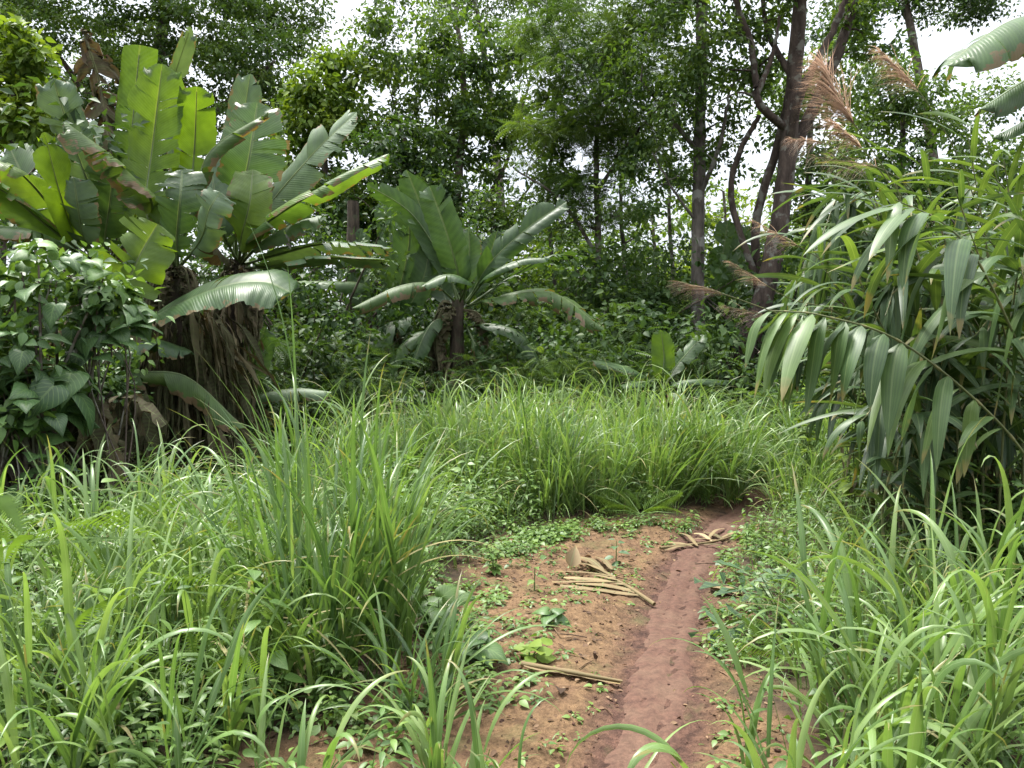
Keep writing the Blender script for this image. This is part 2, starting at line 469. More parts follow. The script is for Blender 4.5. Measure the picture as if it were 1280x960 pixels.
# the trodden path: rounded strip whose edges dip under the soil
mb = MB()
tt = nrm(np.gradient(PC, axis=0)); nn = np.stack([tt[:, 1], -tt[:, 0]], 1)
cu = np.linspace(-1, 1, 19)
hw = .162 + .016 * np.sin(np.arange(len(PC)) * .21) + .008 * np.sin(np.arange(len(PC)) * .83 + 1)
px_ = PC[:, None, 0] + nn[:, None, 0] * cu[None] * hw[:, None]
py_ = PC[:, None, 1] + nn[:, None, 1] * cu[None] * hw[:, None]
pz_ = gz(px_, py_) + .012 - .04 * np.abs(cu[None]) ** 5 - .010 * np.exp(-((cu[None] - .25) / .16) ** 2) - .007 * np.exp(-((cu[None] + .3) / .12) ** 2)
mb.add(np.stack([px_, py_, pz_], -1), grid_faces(len(PC), 19)[:, ::-1], .5)
tag(mb.build('path', M['trail']), 'narrow trodden red earth footpath through the clearing', 'path', kind='structure')

# ------------------------------------------------------------------ banana plants
def banana_leaf(parent, ctrl, W, up=(0, -.3, 1), pet=.16, a0=22, a1=-70, tears=0, trunc=1.0, ragged=.03, mat='banana', tint=.5, name='leaf', jit=14, gap=.35, twist=0, label=None, rib=.02, pw=.5, n=38, crump=0.0, skew=.06):
    if mat == 'banana':
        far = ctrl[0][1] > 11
        mat = 'banana_lit' if tint >= .72 else 'banana_shaded' if (tint < .6 and far and (tint < .22 or rng.random() < .6)) or .27 <= tint <= .4 else 'banana_pale' if tint <= .26 else 'banana'  # chooses the lit; far plants mostly shaded
        tint = rng.uniform(.2, .8)
    if trunc < 1: skew = 0
    if 'dry' not in mat: W *= .92; tears = tears + 2; gap = max(gap, .5); jit = max(jit, 13)
    if mat == 'banana_dry': skew = -.1
    c = catmull(ctrl, n * 2 + 1)
    m = len(c)
    T = nrm(np.gradient(c, axis=0))
    S = nrm(np.cross(T, np.asarray(up, float)))
    Nn = np.cross(S, T)
    ss = np.linspace(0, 1, m)
    if twist:
        tw = (R(twist) * ss)[:, None]
        S, Nn = S * np.cos(tw) + Nn * np.sin(tw), Nn * np.cos(tw) - S * np.sin(tw)
    def samp(A, s):
        q = np.clip(s, 0, 1) * (m - 1); i = np.minimum(q.astype(int), m - 2); f = (q - i)[..., None]
        return A[i] * (1 - f) + A[i + 1] * f
    mb = MB()
    cu = np.linspace(0, 1, 7)
    for sg in (-1, 1):
        cuts = np.sort(rng.random(tears)) if tears else np.array([])
        cuts = np.concatenate([[0], cuts, [trunc]])
        cuts = cuts[cuts <= trunc]
        drift = rng.normal(0, 1)
        for a, b in zip(cuts[:-1], cuts[1:]):
            if b - a < .006: continue
            nr = max(3, int((b - a) * n * 1.1) + 1)
            g = gap * rng.random() ** 3 * 1.5 if tears else 0
            e0 = R(rng.normal(0, jit if tears else jit * .25))
            e1 = R(rng.normal(0, jit * 1.4 if tears else jit * .4))
            r = np.linspace(0, 1, nr)[:, None]
            mid = (a + b) / 2
            sb = mid + (r - .5) * (b - a) * (1 - g * cu[None] ** 2) + 0 * cu[None]
            wv = np.clip(1 - np.abs(2 * sb - 1) ** 3.2, 0, 1) ** pw
            wv = wv * W / 2 * (1 + ragged * rng.standard_normal((nr, 1)) + (0.12 * rng.standard_normal() if tears > 6 else 0))
            s = pet + (1 - pet) * np.clip(sb + skew * cu[None] * (sb < .93), 0, 1)
            A0 = R(a0) + e0 * .6
            A1 = R(a1) + e1 + 1e-4
            ang = A0 + A1 * cu[None] + .12 * np.sin(sb * 17 + drift * 3) * cu[None]
            # integrate the cross-section
            dx = np.cos(ang); dz = np.sin(ang)
            ix = np.concatenate([np.zeros((nr, 1)), np.cumsum((dx[:, 1:] + dx[:, :-1]) / 2, 1)], 1) / (len(cu) - 1)
            iz = np.concatenate([np.zeros((nr, 1)), np.cumsum((dz[:, 1:] + dz[:, :-1]) / 2, 1)], 1) / (len(cu) - 1)
            P = samp(c, s) + samp(S, s) * (sg * ix * wv)[..., None] + samp(Nn, s) * (iz * wv)[..., None]
            if crump: P = P + crump * rng.standard_normal(P.shape) * cu[None, :, None]
            uv = np.stack(np.broadcast_arrays(.5 + sg * .5 * cu[None], sb), -1)
            f = grid_faces(nr, len(cu))
            mb.add(P, f if sg > 0 else f[:, ::-1], np.clip(tint + .05 * rng.standard_normal(), 0, 1), uv)
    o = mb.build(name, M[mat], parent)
    if label: o['label'] = label
    rb = MB()
    k = int(m * (pet + (1 - pet) * trunc * .97))
    rd = rib * (1 - .85 * ss[:k] ** 1.2)
    tube(rb, c[:k] - Nn[:k] * rd[:, None] * .6, rd, 7, tint)
    r = rb.build('midrib', M['midrib' if mat not in ('banana_dry',) else 'banana_dry'], o)
    # sub-part coordinates: the leaf itself sits at its plant's origin
    return o

def dead_hang(parent, px, py, Y, n, length):
    for k in range(n):
        sx = rng.choice([-1, 1]) * rng.uniform(14, 40)
        y1 = Y + rng.uniform(-.45, .1)
        banana_leaf(parent, pts([(px, py, Y), (px + sx * .7, py + 4 + rng.uniform(-10, 12), y1), (px + sx, py + length * .5, y1), (px + sx * rng.uniform(.7, 1.1), py + length * rng.uniform(.85, 1.1), y1)]), rng.uniform(.22, .4), up=(sx / 40, -.8, .5), a0=-40, a1=-120, tears=12, tint=rng.uniform(.2, .9), mat='banana_dry', jit=40, crump=.02, ragged=.15, name='dead_leaf')
def stem(parent, base, top, r0, r1, mat='sheath', n=14):
    mb = MB()
    c = catmull([base, (np.asarray(base) + top) / 2 + rng.normal(0, .03, 3), top], n)
    tube(mb, c, np.linspace(r0, r1, n), 12, .5, 0, .05)
    # overlapping old leaf sheaths clinging to the stem
    return mb.build('stem', M[mat], parent)
def skirt(parent, base, top, rad, count, L=(.5, 1.1), W=.12, dens=None):
    mb = MB()
    t = rng.random(count) ** .8
    a = rng.random(count) * 6.283
    p = np.asarray(base)[None] * (1 - t[:, None]) + np.asarray(top)[None] * t[:, None]
    out = np.stack([np.cos(a), np.sin(a), 0 * a], 1)
    p = p + out * rad * (.55 + .5 * rng.random((count, 1)))
    d = out * .6 + np.array([0, 0, -.5]) + rng.normal(0, .25, (count, 3))
    ln = rng.uniform(*L, count)
    ln = np.minimum(ln, np.maximum(.15, p[:, 2] + .0))
    wd = np.where(rng.random(count) < .16, W * .85, W * .3) * (.6 + .8 * rng.random(count))
    blades(mb, p, d, ln, wd, rng.uniform(.9, 1.5, count), 10, -.5, rng.normal(0, 1.3, count), 'leaf', rng.random(count) ** 1.5, gp=.4, crump=.006)
    return mb.build('dead_leaf_skirt', M['banana_dry'], parent)

def pts(l): return [at(*p) for p in l]
UPF = (0, -1, .25)
def banana_plant(label, X, Y, stems, leaves, group='banana plants around the clearing'):
    root = empty('banana_plant', G(X, Y), label, 'banana plant', group)
    for (b, t, r0, r1, mat) in stems:
        stem(root, np.array(b), np.array(t), r0, r1, mat)
    for lf in leaves:
        a = dict(lf); p = a.pop('p'); w = a.pop('w')
        banana_leaf(root, pts(p), w, **a)
    return root
def xw(px, Y): return (px - 640) / FPX * Y

# --- left stand, plant at the far left with torn bluish leaves
Y = 9.4
bx = xw(128, Y)
pl = banana_plant('banana plant at the far left with a dried brown upright leaf and torn drooping leaves', bx, Y,
    [(G(bx, Y), at(128, 330, Y), .16, .09, 'sheath')], [
    dict(p=[(135, 320, Y), (122, 262, 9.2), (92, 180, 8.9), (66, 98, 8.7)], w=.62, up=(.5, -1, .3), a0=30, a1=-95, tears=7, tint=.25, mat='banana', gap=.25, jit=24),
    dict(p=[(133, 320, Y), (142, 235, 9.5), (128, 120, 9.5), (104, 40, 9.3)], w=.75, up=(.2, -1, .2), a0=-25, a1=-140, tears=26, tint=.5, mat='banana_dry', jit=45, crump=.03, ragged=.2, label='dried brown upright leaf'),
    dict(p=[(140, 320, Y), (190, 262, 9.0), (150, 205, 8.6), (82, 152, 8.3)], w=.62, up=(-.3, -.2, 1), a0=-20, a1=-80, tears=11, tint=.55, mat='banana_torn', jit=24, crump=.008),
    dict(p=[(128, 322, Y), (96, 298, 9.0), (76, 245, 8.6), (55, 165, 8.4)], w=.42, up=(.9, -1, .4), a0=30, a1=-50, tint=.78, tears=2),
    dict(p=[(120, 325, Y), (72, 268, 9.0), (20, 212, 8.6), (-45, 188, 8.3)], w=.62, up=(-.4, -.4, 1), a0=10, a1=-85, tint=.55, tears=4),
    dict(p=[(120, 327, Y), (60, 282, 8.8), (0, 236, 8.4), (-70, 216, 8.0)], w=.6, up=(-.3, -.3, 1), a0=10, a1=-90, tint=.6, tears=5),
    dict(p=[(120, 330, Y), (70, 300, 8.7), (20, 284, 8.3), (-60, 285, 8.0)], w=.5, up=(-.1, -.3, 1), a0=-10, a1=-80, tint=.2, tears=9, mat='banana_torn'),
    dict(p=[(128, 328, Y), (132, 290, 9.2), (139, 240, 9.0), (138, 205, 8.9)], w=.62, up=UPF, a0=10, a1=-25, tint=.3, tears=9, jit=18),
    dict(p=[(128, 328, Y), (106, 300, 8.9), (98, 262, 8.6), (92, 222, 8.5)], w=.5, up=UPF, a0=10, a1=-45, tint=.2, tears=6),
    dict(p=[(125, 328, Y), (90, 290, 9.9), (45, 250, 10.3), (10, 180, 10.6)], w=.7, up=(-.3, -.8, .6), a0=10, a1=-45, tint=.3, tears=4),
    dict(p=[(128, 328, Y), (110, 275, 10.0), (112, 205, 10.2), (118, 150, 10.4)], w=.6, up=UPF, a0=10, a1=-45, tint=.2, tears=6),
])
dead_hang(pl, 130, 325, Y, 4, 100)
skirt(pl, at(128, 600, Y) * [1, 1, 0] + [0, 0, .1], at(128, 400, Y), .55, 420, (.5, 1.1), .14)
# --- left stand, main plant
Y = 8.9
bx = xw(222, Y)
pl = banana_plant('tallest banana plant of the left stand with broad lit leaves and shaggy brown skirt', bx, Y,
    [(G(bx, Y), at(215, 330, Y), .2, .11, 'sheath')], [
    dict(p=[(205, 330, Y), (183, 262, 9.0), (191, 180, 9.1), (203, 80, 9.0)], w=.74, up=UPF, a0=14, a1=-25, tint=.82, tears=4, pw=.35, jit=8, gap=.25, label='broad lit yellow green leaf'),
    dict(p=[(200, 330, Y), (160, 262, 9.5), (166, 150, 9.6), (182, -12, 9.5)], w=.5, up=UPF, a0=10, a1=-20, tint=.78, tears=2, trunc=.84, pw=.3, jit=6, ragged=.02),
    dict(p=[(215, 330, Y), (222, 240, 9.7), (212, 128, 9.8), (238, 33, 9.6)], w=.34, up=(1, -.7, .3), a0=35, a1=-20, tint=.25),
    dict(p=[(215, 335, Y), (236, 250, 9.2), (243, 185, 9.2), (246, 108, 9.0)], w=.5, up=(.35, -1, .25), a0=8, a1=-30, tint=.86, tears=1, pw=.3, jit=5),
    dict(p=[(222, 345, Y), (221, 300, 8.6), (225, 250, 8.4), (228, 212, 8.5)], w=.56, up=UPF, a0=10, a1=-30, tint=.35, tears=7, pw=.35),
    dict(p=[(222, 340, Y), (190, 300, 9.3), (172, 240, 9.4), (160, 205, 9.5)], w=.6, up=UPF, a0=10, a1=-30, tint=.3, tears=5),
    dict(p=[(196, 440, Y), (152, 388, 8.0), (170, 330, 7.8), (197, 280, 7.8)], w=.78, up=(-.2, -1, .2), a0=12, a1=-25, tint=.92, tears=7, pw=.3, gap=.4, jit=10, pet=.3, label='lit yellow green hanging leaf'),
    dict(p=[(205, 400, Y), (182, 402, 8.2), (265, 363, 7.9), (325, 352, 7.8), (364, 366, 7.8)], w=.98, up=(.1, -.5, 1), a0=24, a1=-70, tint=.65, tears=1, pet=.2, jit=10, pw=.3, label='long pale arching leaf'),
    dict(p=[(210, 420, Y), (150, 445, 8.2), (190, 424, 8.0), (240, 440, 7.9)], w=.42, up=(0, -.3, 1), a0=0, a1=-80, tint=.15, tears=2),
    dict(p=[(215, 430, Y), (163, 462, 8.2), (232, 470, 7.9), (306, 535, 7.8)], w=.42, up=(0, -.2, 1), a0=-30, a1=-85, tint=.5, tears=9, jit=20, mat='banana_torn', crump=.006, label='withered arching leaf with brown ragged edge'),
    dict(p=[(222, 340, Y), (205, 305, 8.2), (180, 290, 7.9), (150, 335, 7.8)], w=.4, up=(0, -.3, 1), a0=0, a1=-70, tint=.3, tears=4),
    dict(p=[(222, 335, Y), (250, 300, 8.4), (262, 262, 8.2), (275, 240, 8.2)], w=.5, up=UPF, a0=10, a1=-40, tint=.25, tears=5),
    dict(p=[(215, 332, Y), (240, 262, 8.7), (262, 190, 8.6), (335, 140, 8.5)], w=.3, up=(-.4, -.5, 1), a0=-30, a1=-80, tint=.5, tears=9, mat='banana_torn', jit=25),
])
dead_hang(pl, 217, 335, Y, 6, 95)
skirt(pl, at(225, 610, Y) * [1, 1, 0] + [0, 0, .1], at(222, 385, Y), .52, 900, (.5, 1.15), .13)
# --- left stand, right plant
Y = 9.8
bx = xw(288, Y)
pl = banana_plant('banana plant on the right of the left stand with long leaves reaching over the clearing', bx, Y,
    [(G(bx, Y), at(295, 325, Y), .17, .1, 'sheath')], [
    dict(p=[(295, 330, Y), (288, 260, 9.9), (300, 180, 10.0), (313, 92, 9.9)], w=.55, up=UPF, a0=22, a1=-25, tint=.2, pw=.55),
    dict(p=[(295, 330, Y), (296, 262, 9.4), (310, 205, 9.2), (322, 128, 9.3)], w=.78, up=(.15, -1, .25), a0=16, a1=-35, tint=.62, tears=5, pw=.4, gap=.25, jit=9),
    dict(p=[(300, 330, Y), (333, 262, 9.6), (392, 192, 9.4), (446, 140, 9.3)], w=.6, up=(-.3, -1, .5), a0=14, a1=-30, tint=.15, tears=5),
    dict(p=[(298, 330, Y), (325, 285, 9.0), (400, 236, 8.7), (486, 192, 8.6)], w=.56, up=(-.25, -.1, 1), a0=15, a1=-95, tint=.55, tears=6),
    dict(p=[(298, 332, Y), (330, 300, 9.2), (372, 278, 9.0), (402, 270, 9.0)], w=.5, up=(0, -.5, 1), a0=5, a1=-70, tint=.15, tears=4),
    dict(p=[(298, 332, Y), (345, 318, 9.3), (410, 304, 9.1), (490, 310, 9.0)], w=.44, up=(0, .25, 1), a0=8, a1=-60, tint=.2, tears=6),
    dict(p=[(298, 334, Y), (340, 332, 9.0), (400, 322, 8.9), (488, 326, 8.8)], w=.4, up=(0, .2, 1), a0=8, a1=-60, tint=.25, tears=4),
    dict(p=[(297, 330, Y), (302, 295, 9.2), (312, 255, 9.0), (316, 212, 9.1)], w=.62, up=UPF, a0=12, a1=-40, tint=.55, tears=4),
    dict(p=[(297, 330, Y), (278, 290, 9.2), (268, 240, 9.2), (262, 190, 9.3)], w=.5, up=UPF, a0=12, a1=-40, tint=.25, tears=3),
    dict(p=[(297, 330, Y), (275, 318, 9.2), (258, 296, 9.0), (238, 312, 8.9)], w=.4, up=(0, -.2, 1), a0=-10, a1=-80, tint=.3, tears=4, mat='banana_dry', crump=.01),
    dict(p=[(292, 520, 10.1), (302, 495, 10.2), (318, 450, 10.2), (332, 408, 10.2)], w=.48, up=(.3, -1, .3), a0=12, a1=-35, tint=.35),
    dict(p=[(285, 500, 9.6), (262, 462, 9.6), (250, 430, 9.6), (240, 412, 9.6)], w=.34, up=UPF, a0=12, a1=-35, tint=.3),
    dict(p=[(295, 520, 9.9), (325, 494, 9.8), (370, 486, 9.7), (415, 490, 9.7)], w=.4, up=(0, -.4, 1), a0=5, a1=-60, tint=.2),
])
dead_hang(pl, 295, 330, Y, 5, 90)
skirt(pl, G(bx, Y) + [0, 0, .1], at(290, 350, Y), .22, 260, (.2, .6), .12)
# --- centre stand
Y = 13.2
bx = xw(470, Y)
pl = banana_plant('banana plant in the shade behind the grass with a thick brown ragged trunk', bx, Y,
    [(G(bx, Y), at(466, 395, Y), .2, .16, 'sheath'), (at(448, 395, Y + .2), at(441, 252, Y + .2), .13, .1, 'sheath')], [
    dict(p=[(480, 410, Y), (462, 360, 12.9), (420, 352, 12.6), (372, 352, 12.4)], w=.5, up=(0, -.3, 1), a0=5, a1=-70, tint=.1, tears=5),
    dict(p=[(490, 420, Y), (498, 400, 12.6), (460, 428, 12.2), (418, 470, 12.0)], w=.62, up=(-.5, -1, .6), a0=5, a1=-40, tint=.08, tears=1),
    dict(p=[(480, 410, Y), (500, 360, 13.0), (512, 290, 12.9), (497, 232, 12.8)], w=.6, up=UPF, a0=10, a1=-30, tint=.2, tears=2),
    dict(p=[(470, 410, Y), (452, 375, 13.2), (445, 330, 13.3), (452, 285, 13.3)], w=.45, up=UPF, a0=10, a1=-30, tint=.1, tears=2),
    dict(p=[(482, 410, Y), (510, 385, 12.9), (530, 345, 12.8), (538, 300, 12.8)], w=.45, up=UPF, a0=10, a1=-30, tint=.15, tears=2),
    dict(p=[(475, 410, Y), (490, 370, 13.3), (488, 300, 13.4), (478, 250, 13.4)], w=.5, up=UPF, a0=10, a1=-30, tint=.1, tears=2),
])
skirt(pl, G(bx, Y) + [0, 0, .1], at(466, 400, Y), .36, 380, (.4, .9), .16)
Y = 12.6
bx = xw(570, Y)
pl = banana_plant('banana plant with upright leaf fan and a tattered leaf drooping right behind the grass', bx, Y,
    [(G(bx, Y), at(572, 375, Y), .17, .1, 'sheath')], [
    dict(p=[(572, 378, Y), (555, 332, 12.6), (515, 268, 12.5), (458, 230, 12.4)], w=.4, up=(-.5, .6, .6), a0=20, a1=-20, tint=.15),
    dict(p=[(575, 375, Y), (550, 320, 12.8), (528, 262, 12.8), (508, 212, 12.7)], w=.55, up=UPF, a0=10, a1=-30, tint=.15),
    dict(p=[(578, 378, Y), (572, 340, 12.3), (558, 290, 12.2), (537, 232, 12.2)], w=.6, up=(-.2, -1, .3), a0=14, a1=-30, tint=.55, tears=1, pw=.4),
    dict(p=[(580, 378, Y), (583, 350, 12.4), (587, 318, 12.4), (586, 285, 12.4)], w=.42, up=UPF, a0=14, a1=-30, tint=.45),
    dict(p=[(584, 378, Y), (612, 330, 12.2), (660, 285, 12.0), (708, 252, 11.9)], w=.5, up=(-.3, -1, .5), a0=20, a1=-40, tint=.25, tears=4),
    dict(p=[(584, 378, Y), (612, 343, 11.9), (650, 325, 11.7), (688, 322, 11.6)], w=.38, up=(0, -.2, 1), a0=10, a1=-70, tint=.3),
    dict(p=[(572, 378, Y), (540, 355, 12.0), (498, 358, 11.7), (440, 385, 11.5)], w=.5, up=(0, -.25, 1), a0=5, a1=-85, tint=.4, tears=6, mat='banana_torn'),
    dict(p=[(574, 378, Y), (582, 352, 11.9), (558, 343, 11.7), (526, 358, 11.6)], w=.42, up=(0, -.3, 1), a0=5, a1=-70, tint=.4, tears=3),
    dict(p=[(584, 382, Y), (620, 372, 11.9), (690, 366, 11.6), (755, 412, 11.4)], w=.5, up=(0, -.4, 1), a0=5, a1=-80, tint=.45, tears=14, jit=18, gap=.6, mat='banana_torn', label='tattered leaf with brown tip'),
    dict(p=[(584, 382, Y), (640, 345, 12.8), (690, 320, 13.0), (735, 322, 13.0)], w=.45, up=(0, .2, 1), a0=8, a1=-50, tint=.15, tears=14, gap=.7),
    dict(p=[(570, 395, Y), (556, 372, 12.9), (548, 330, 13.0), (552, 268, 13.0)], w=.5, up=UPF, a0=10, a1=-30, tint=.1),
    dict(p=[(576, 385, Y), (596, 356, 12.7), (612, 320, 12.8), (622, 288, 12.8)], w=.42, up=UPF, a0=14, a1=-30, tint=.15),
    dict(p=[(565, 420, Y), (535, 415, 12.3), (505, 430, 12.1), (480, 470, 12.0)], w=.4, up=(-.2, -.5, .8), a0=5, a1=-60, tint=.1),
    dict(p=[(578, 410, Y), (612, 405, 12.3), (650, 418, 12.1), (676, 460, 12.0)], w=.4, up=(.2, -.5, .8), a0=5, a1=-60, tint=.1),
    dict(p=[(580, 400, Y), (600, 440, 12.2), (625, 465, 12.0), (645, 500, 11.9)], w=.36, up=(.5, -.8, .3), a0=-10, a1=-80, tint=.3, tears=6, mat='banana_torn'),
    dict(p=[(570, 400, Y), (545, 400, 12.2), (530, 420, 12.0), (518, 450, 11.9)], w=.4, up=(-.4, -.8, .3), a0=-10, a1=-60, tint=.1, tears=4),
])
dead_hang(pl, 575, 385, Y, 7, 85)
skirt(pl, G(bx, Y) + [0, 0, .1], at(572, 440, Y), .3, 200, (.3, .7), .14)
# --- young sucker under the right trees
Y = 11.6
bx = xw(826, Y)
banana_plant('young banana sucker with one upright yellow green leaf at the foot of the right trees', bx, Y,
    [(G(bx, Y), at(826, 488, Y), .07, .05, 'greenstem')], [
    dict(p=[(826, 492, Y), (828, 468, 11.5), (830, 445, 11.5), (826, 412, 11.5)], w=.4, up=UPF, a0=8, a1=-25, tint=.9, pw=.6, label='upright yellow green leaf'),
    dict(p=[(827, 492, Y), (842, 462, 11.7), (860, 440, 11.7), (880, 418, 11.7)], w=.32, up=(-.4, -.8, .6), a0=10, a1=-40, tint=.4),
    dict(p=[(827, 492, Y), (846, 478, 11.3), (878, 474, 11.2), (912, 476, 11.2)], w=.26, up=(0, -.3, 1), a0=5, a1=-70, tint=.4),
    dict(p=[(826, 492, Y), (805, 470, 11.4), (778, 458, 11.3), (740, 450, 11.3)], w=.3, up=(0, -.3, 1), a0=5, a1=-70, tint=.5, tears=3),
    dict(p=[(827, 494, Y), (842, 492, 11.2), (862, 504, 11.1), (880, 520, 11.1)], w=.3, up=(0, -.5, .8), a0=0, a1=-60, tint=.2, mat='banana_torn'),
    dict(p=[(826, 492, Y), (812, 480, 11.4), (795, 478, 11.2), (775, 482, 11.1)], w=.22, up=(0, -.3, 1), a0=0, a1=-60, tint=.4),
])
Y = 15.2
bx = xw(905, Y)
banana_plant('shaded banana plant with dark upright leaves between the trunks of the right trees', bx, Y,
    [(G(bx, Y), at(905, 390, Y), .14, .1, 'sheath')], [
    dict(p=[(905, 390, Y), (898, 350, Y), (905, 310, Y), (910, 275, Y)], w=.55, up=UPF, a0=10, a1=-25, tint=.12),
    dict(p=[(905, 390, Y), (915, 350, 14.8), (928, 310, 14.8), (936, 282, 14.8)], w=.5, up=UPF, a0=10, a1=-25, tint=.3),
    dict(p=[(905, 390, Y), (885, 362, 14.9), (862, 352, 14.7), (835, 362, 14.6)], w=.45, up=(0, -.3, 1), a0=5, a1=-60, tint=.1),
    dict(p=[(905, 390, Y), (935, 365, 14.7), (960, 352, 14.6), (985, 356, 14.5)], w=.45, up=(0, -.3, 1), a0=5, a1=-60, tint=.2),
    dict(p=[(905, 390, Y), (875, 372, 14.9), (846, 400, 14.7), (800, 415, 14.6)], w=.45, up=(0, -.3, 1), a0=5, a1=-60, tint=.1),
])
# --- plant just outside the right edge whose leaves reach into the picture
Y = 5.0
bx = xw(1420, Y)
banana_plant('banana plant beyond the cane thicket whose big leaves hang into the top right corner', bx, Y,
    [(G(bx, Y), at(1415, 190, Y), .15, .1, 'sheath')], [
    dict(p=[(1415, 190, Y), (1375, 30, 4.9), (1275, 22, 4.7), (1182, 82, 4.6)], w=.66, up=(0, -.1, 1), a0=4, a1=-88, tint=.5, tears=1, gap=.2, pet=.14),
    dict(p=[(1415, 190, Y), (1380, 110, 5.0), (1305, 92, 4.9), (1226, 136, 4.8)], w=.36, up=(0, -.2, 1), a0=0, a1=-80, tint=.2, tears=1),
    dict(p=[(1415, 195, Y), (1370, 160, 5.1), (1310, 142, 5.0), (1240, 172, 5.0)], w=.3, up=(0, -.2, 1), a0=0, a1=-80, tint=.3, tears=2),
    dict(p=[(1415, 190, Y), (1450, 60, 5.3), (1500, -30, 5.5), (1560, -60, 5.6)], w=.5, up=(0, -.3, 1), a0=5, a1=-60, tint=.5, tears=3),
])

# ------------------------------------------------------------------ trees
LS, LO, LH = T_simple(), T_ovate(), T_heart()
SPR = T_pinnate(9, .045, .24, .25)
FRN = T_pinnate(22, .016, .2, .3)
def crown_points(ells, n):
    """n clump centres spread through a list of ellipsoids (centre, radii)."""
    vol = np.array([np.prod(r) for c, r in ells]) ** .75
    k = rng.choice(len(ells), n, p=vol / vol.sum())
    v = rdir(n) * (rng.random((n, 1)) ** .42)
    C = np.array([c for c, r in ells]); Rr = np.array([r for c, r in ells])
    return C[k] + v * Rr[k]
def foliage(mb, cen, nleaf, rad, size, style, tint0=.5, tsd=.2, flat=.6):
    n = len(cen)
    tc = np.clip(tint0 + tsd * rng.standard_normal(n), 0, 1)
    cnt = np.maximum(4, (nleaf * (.6 + .8 * rng.random(n))).astype(int))
    k = np.repeat(np.arange(n), cnt)
    N = len(k)
    off = rdir(N) * (rng.random((N, 1)) ** .5) * (rad * (.55 + .7 * rng.random(n)))[k][:, None]
    off[:, 2] *= flat
    pos = cen[k] + off
    sz = size * (.65 + .7 * rng.random(N))
    tint = np.clip(tc[k] + .13 * rng.standard_normal(N), 0, 1)
    if style == 'spray':
        d = nrm(off * [1, 1, .4] + rng.standard_normal((N, 3)) * .25 * rad + [0, 0, -.05])
        nn_ = nrm(np.array([0, 0, 1.]) + .3 * rng.standard_normal((N, 3)))
        scatter(mb, SPR, pos, d, nn_, sz, tint)
    else:
        d = nrm(off / rad + rng.standard_normal((N, 3)) * .55 + [0, 0, -.25])
        nn_ = nrm(np.array([0, 0, .8]) + .75 * off / rad + .42 * rng.standard_normal((N, 3)))
        scatter(mb, LO if style == 'ovate' else LS, pos, d, nn_, sz, tint)
def tree(label, trunks, ells, nclump, leaf=('simple', 50, .5, .13), fol='fol_mid', bark='bark', name='tree', cat='tree', group='trees of the forest edge', tint0=.5, tsd=.2, brad=.035, limbs=(), flat=.6, twigs=True):
    """trunks: list of ([points], r0, r1); limbs the same; ells: crown ellipsoids."""
    p0 = np.array(trunks[0][0][0])
    root = empty(name, (p0[0], p0[1], p0[2]), label, cat, group)
    nodes, nrad = [], []
    for kind, arr in (('trunk', trunks), ('limb', limbs)):
        for (pp, r0, r1) in arr:
            n = max(10, len(pp) * 7)
            c = catmull(pp, n)
            c = c + rng.normal(0, .012, c.shape) * np.linspace(0, 1, n)[:, None]
            rr = np.linspace(r0, r1, n)
            if kind == 'trunk' and arr[0][0] is pp: rr = rr * (1 + .5 * np.exp(-np.arange(n) / (n * .06)))
            b = MB(); tube(b, c, rr, 10, .5, 0, .04)
            b.build(kind, M[bark], root)
            nodes += list(c[n // 4:]); nrad += list(rr[n // 4:])
    cen = crown_points(ells, nclump)
    nd = np.array(nodes)
    order = np.argsort(np.min(np.linalg.norm(cen[:, None] - nd[None], axis=2), 1))
    boughs = []
    NP, NR = [np.array(x) for x in nodes], list(nrad)
    NB = [-1] * len(NP)
    for i in order:
        A = np.array(NP)
        dd = np.linalg.norm(A - cen[i], axis=1) + .35 * np.maximum(0, A[:, 2] - cen[i][2] + .2)
        j = int(np.argmin(dd))
        a, e = A[j], cen[i]
        L = np.linalg.norm(e - a)
        if L < .05: continue
        r0 = min(NR[j] * .75, brad * (.5 + .35 * L))
        m = (a + e) / 2 + rng.normal(0, .09 * L, 3) + [0, 0, .06 * L]
        c = catmull([a, m, e], 7)
        if NB[j] < 0:
            boughs.append(MB()); bi = len(boughs) - 1
        else: bi = NB[j]
        tube(boughs[bi], c, np.linspace(r0, max(.006, r0 * .35), 7), 5, .5)
        for q in range(2, 7):
            NP.append(c[q]); NR.append(r0 * (1 - .1 * q)); NB.append(bi)
    for b in boughs: b.build('branch', M[bark], root)
    f = MB()
    foliage(f, cen, leaf[1] * 1.7, leaf[2], leaf[3] * .76, leaf[0], tint0, tsd, flat)
    f.build('crown', M[fol], root)
    return root
def E(px, py, Y, rx, rz, ry=None):      # crown ellipsoid: pixel centre, depth, pixel radii
    k = Y / FPX
    return (at(px, py, Y), np.array([rx * k, (ry if ry else rx * k), rz * k]))
def gp(px, Y): return G(xw(px, Y), Y)

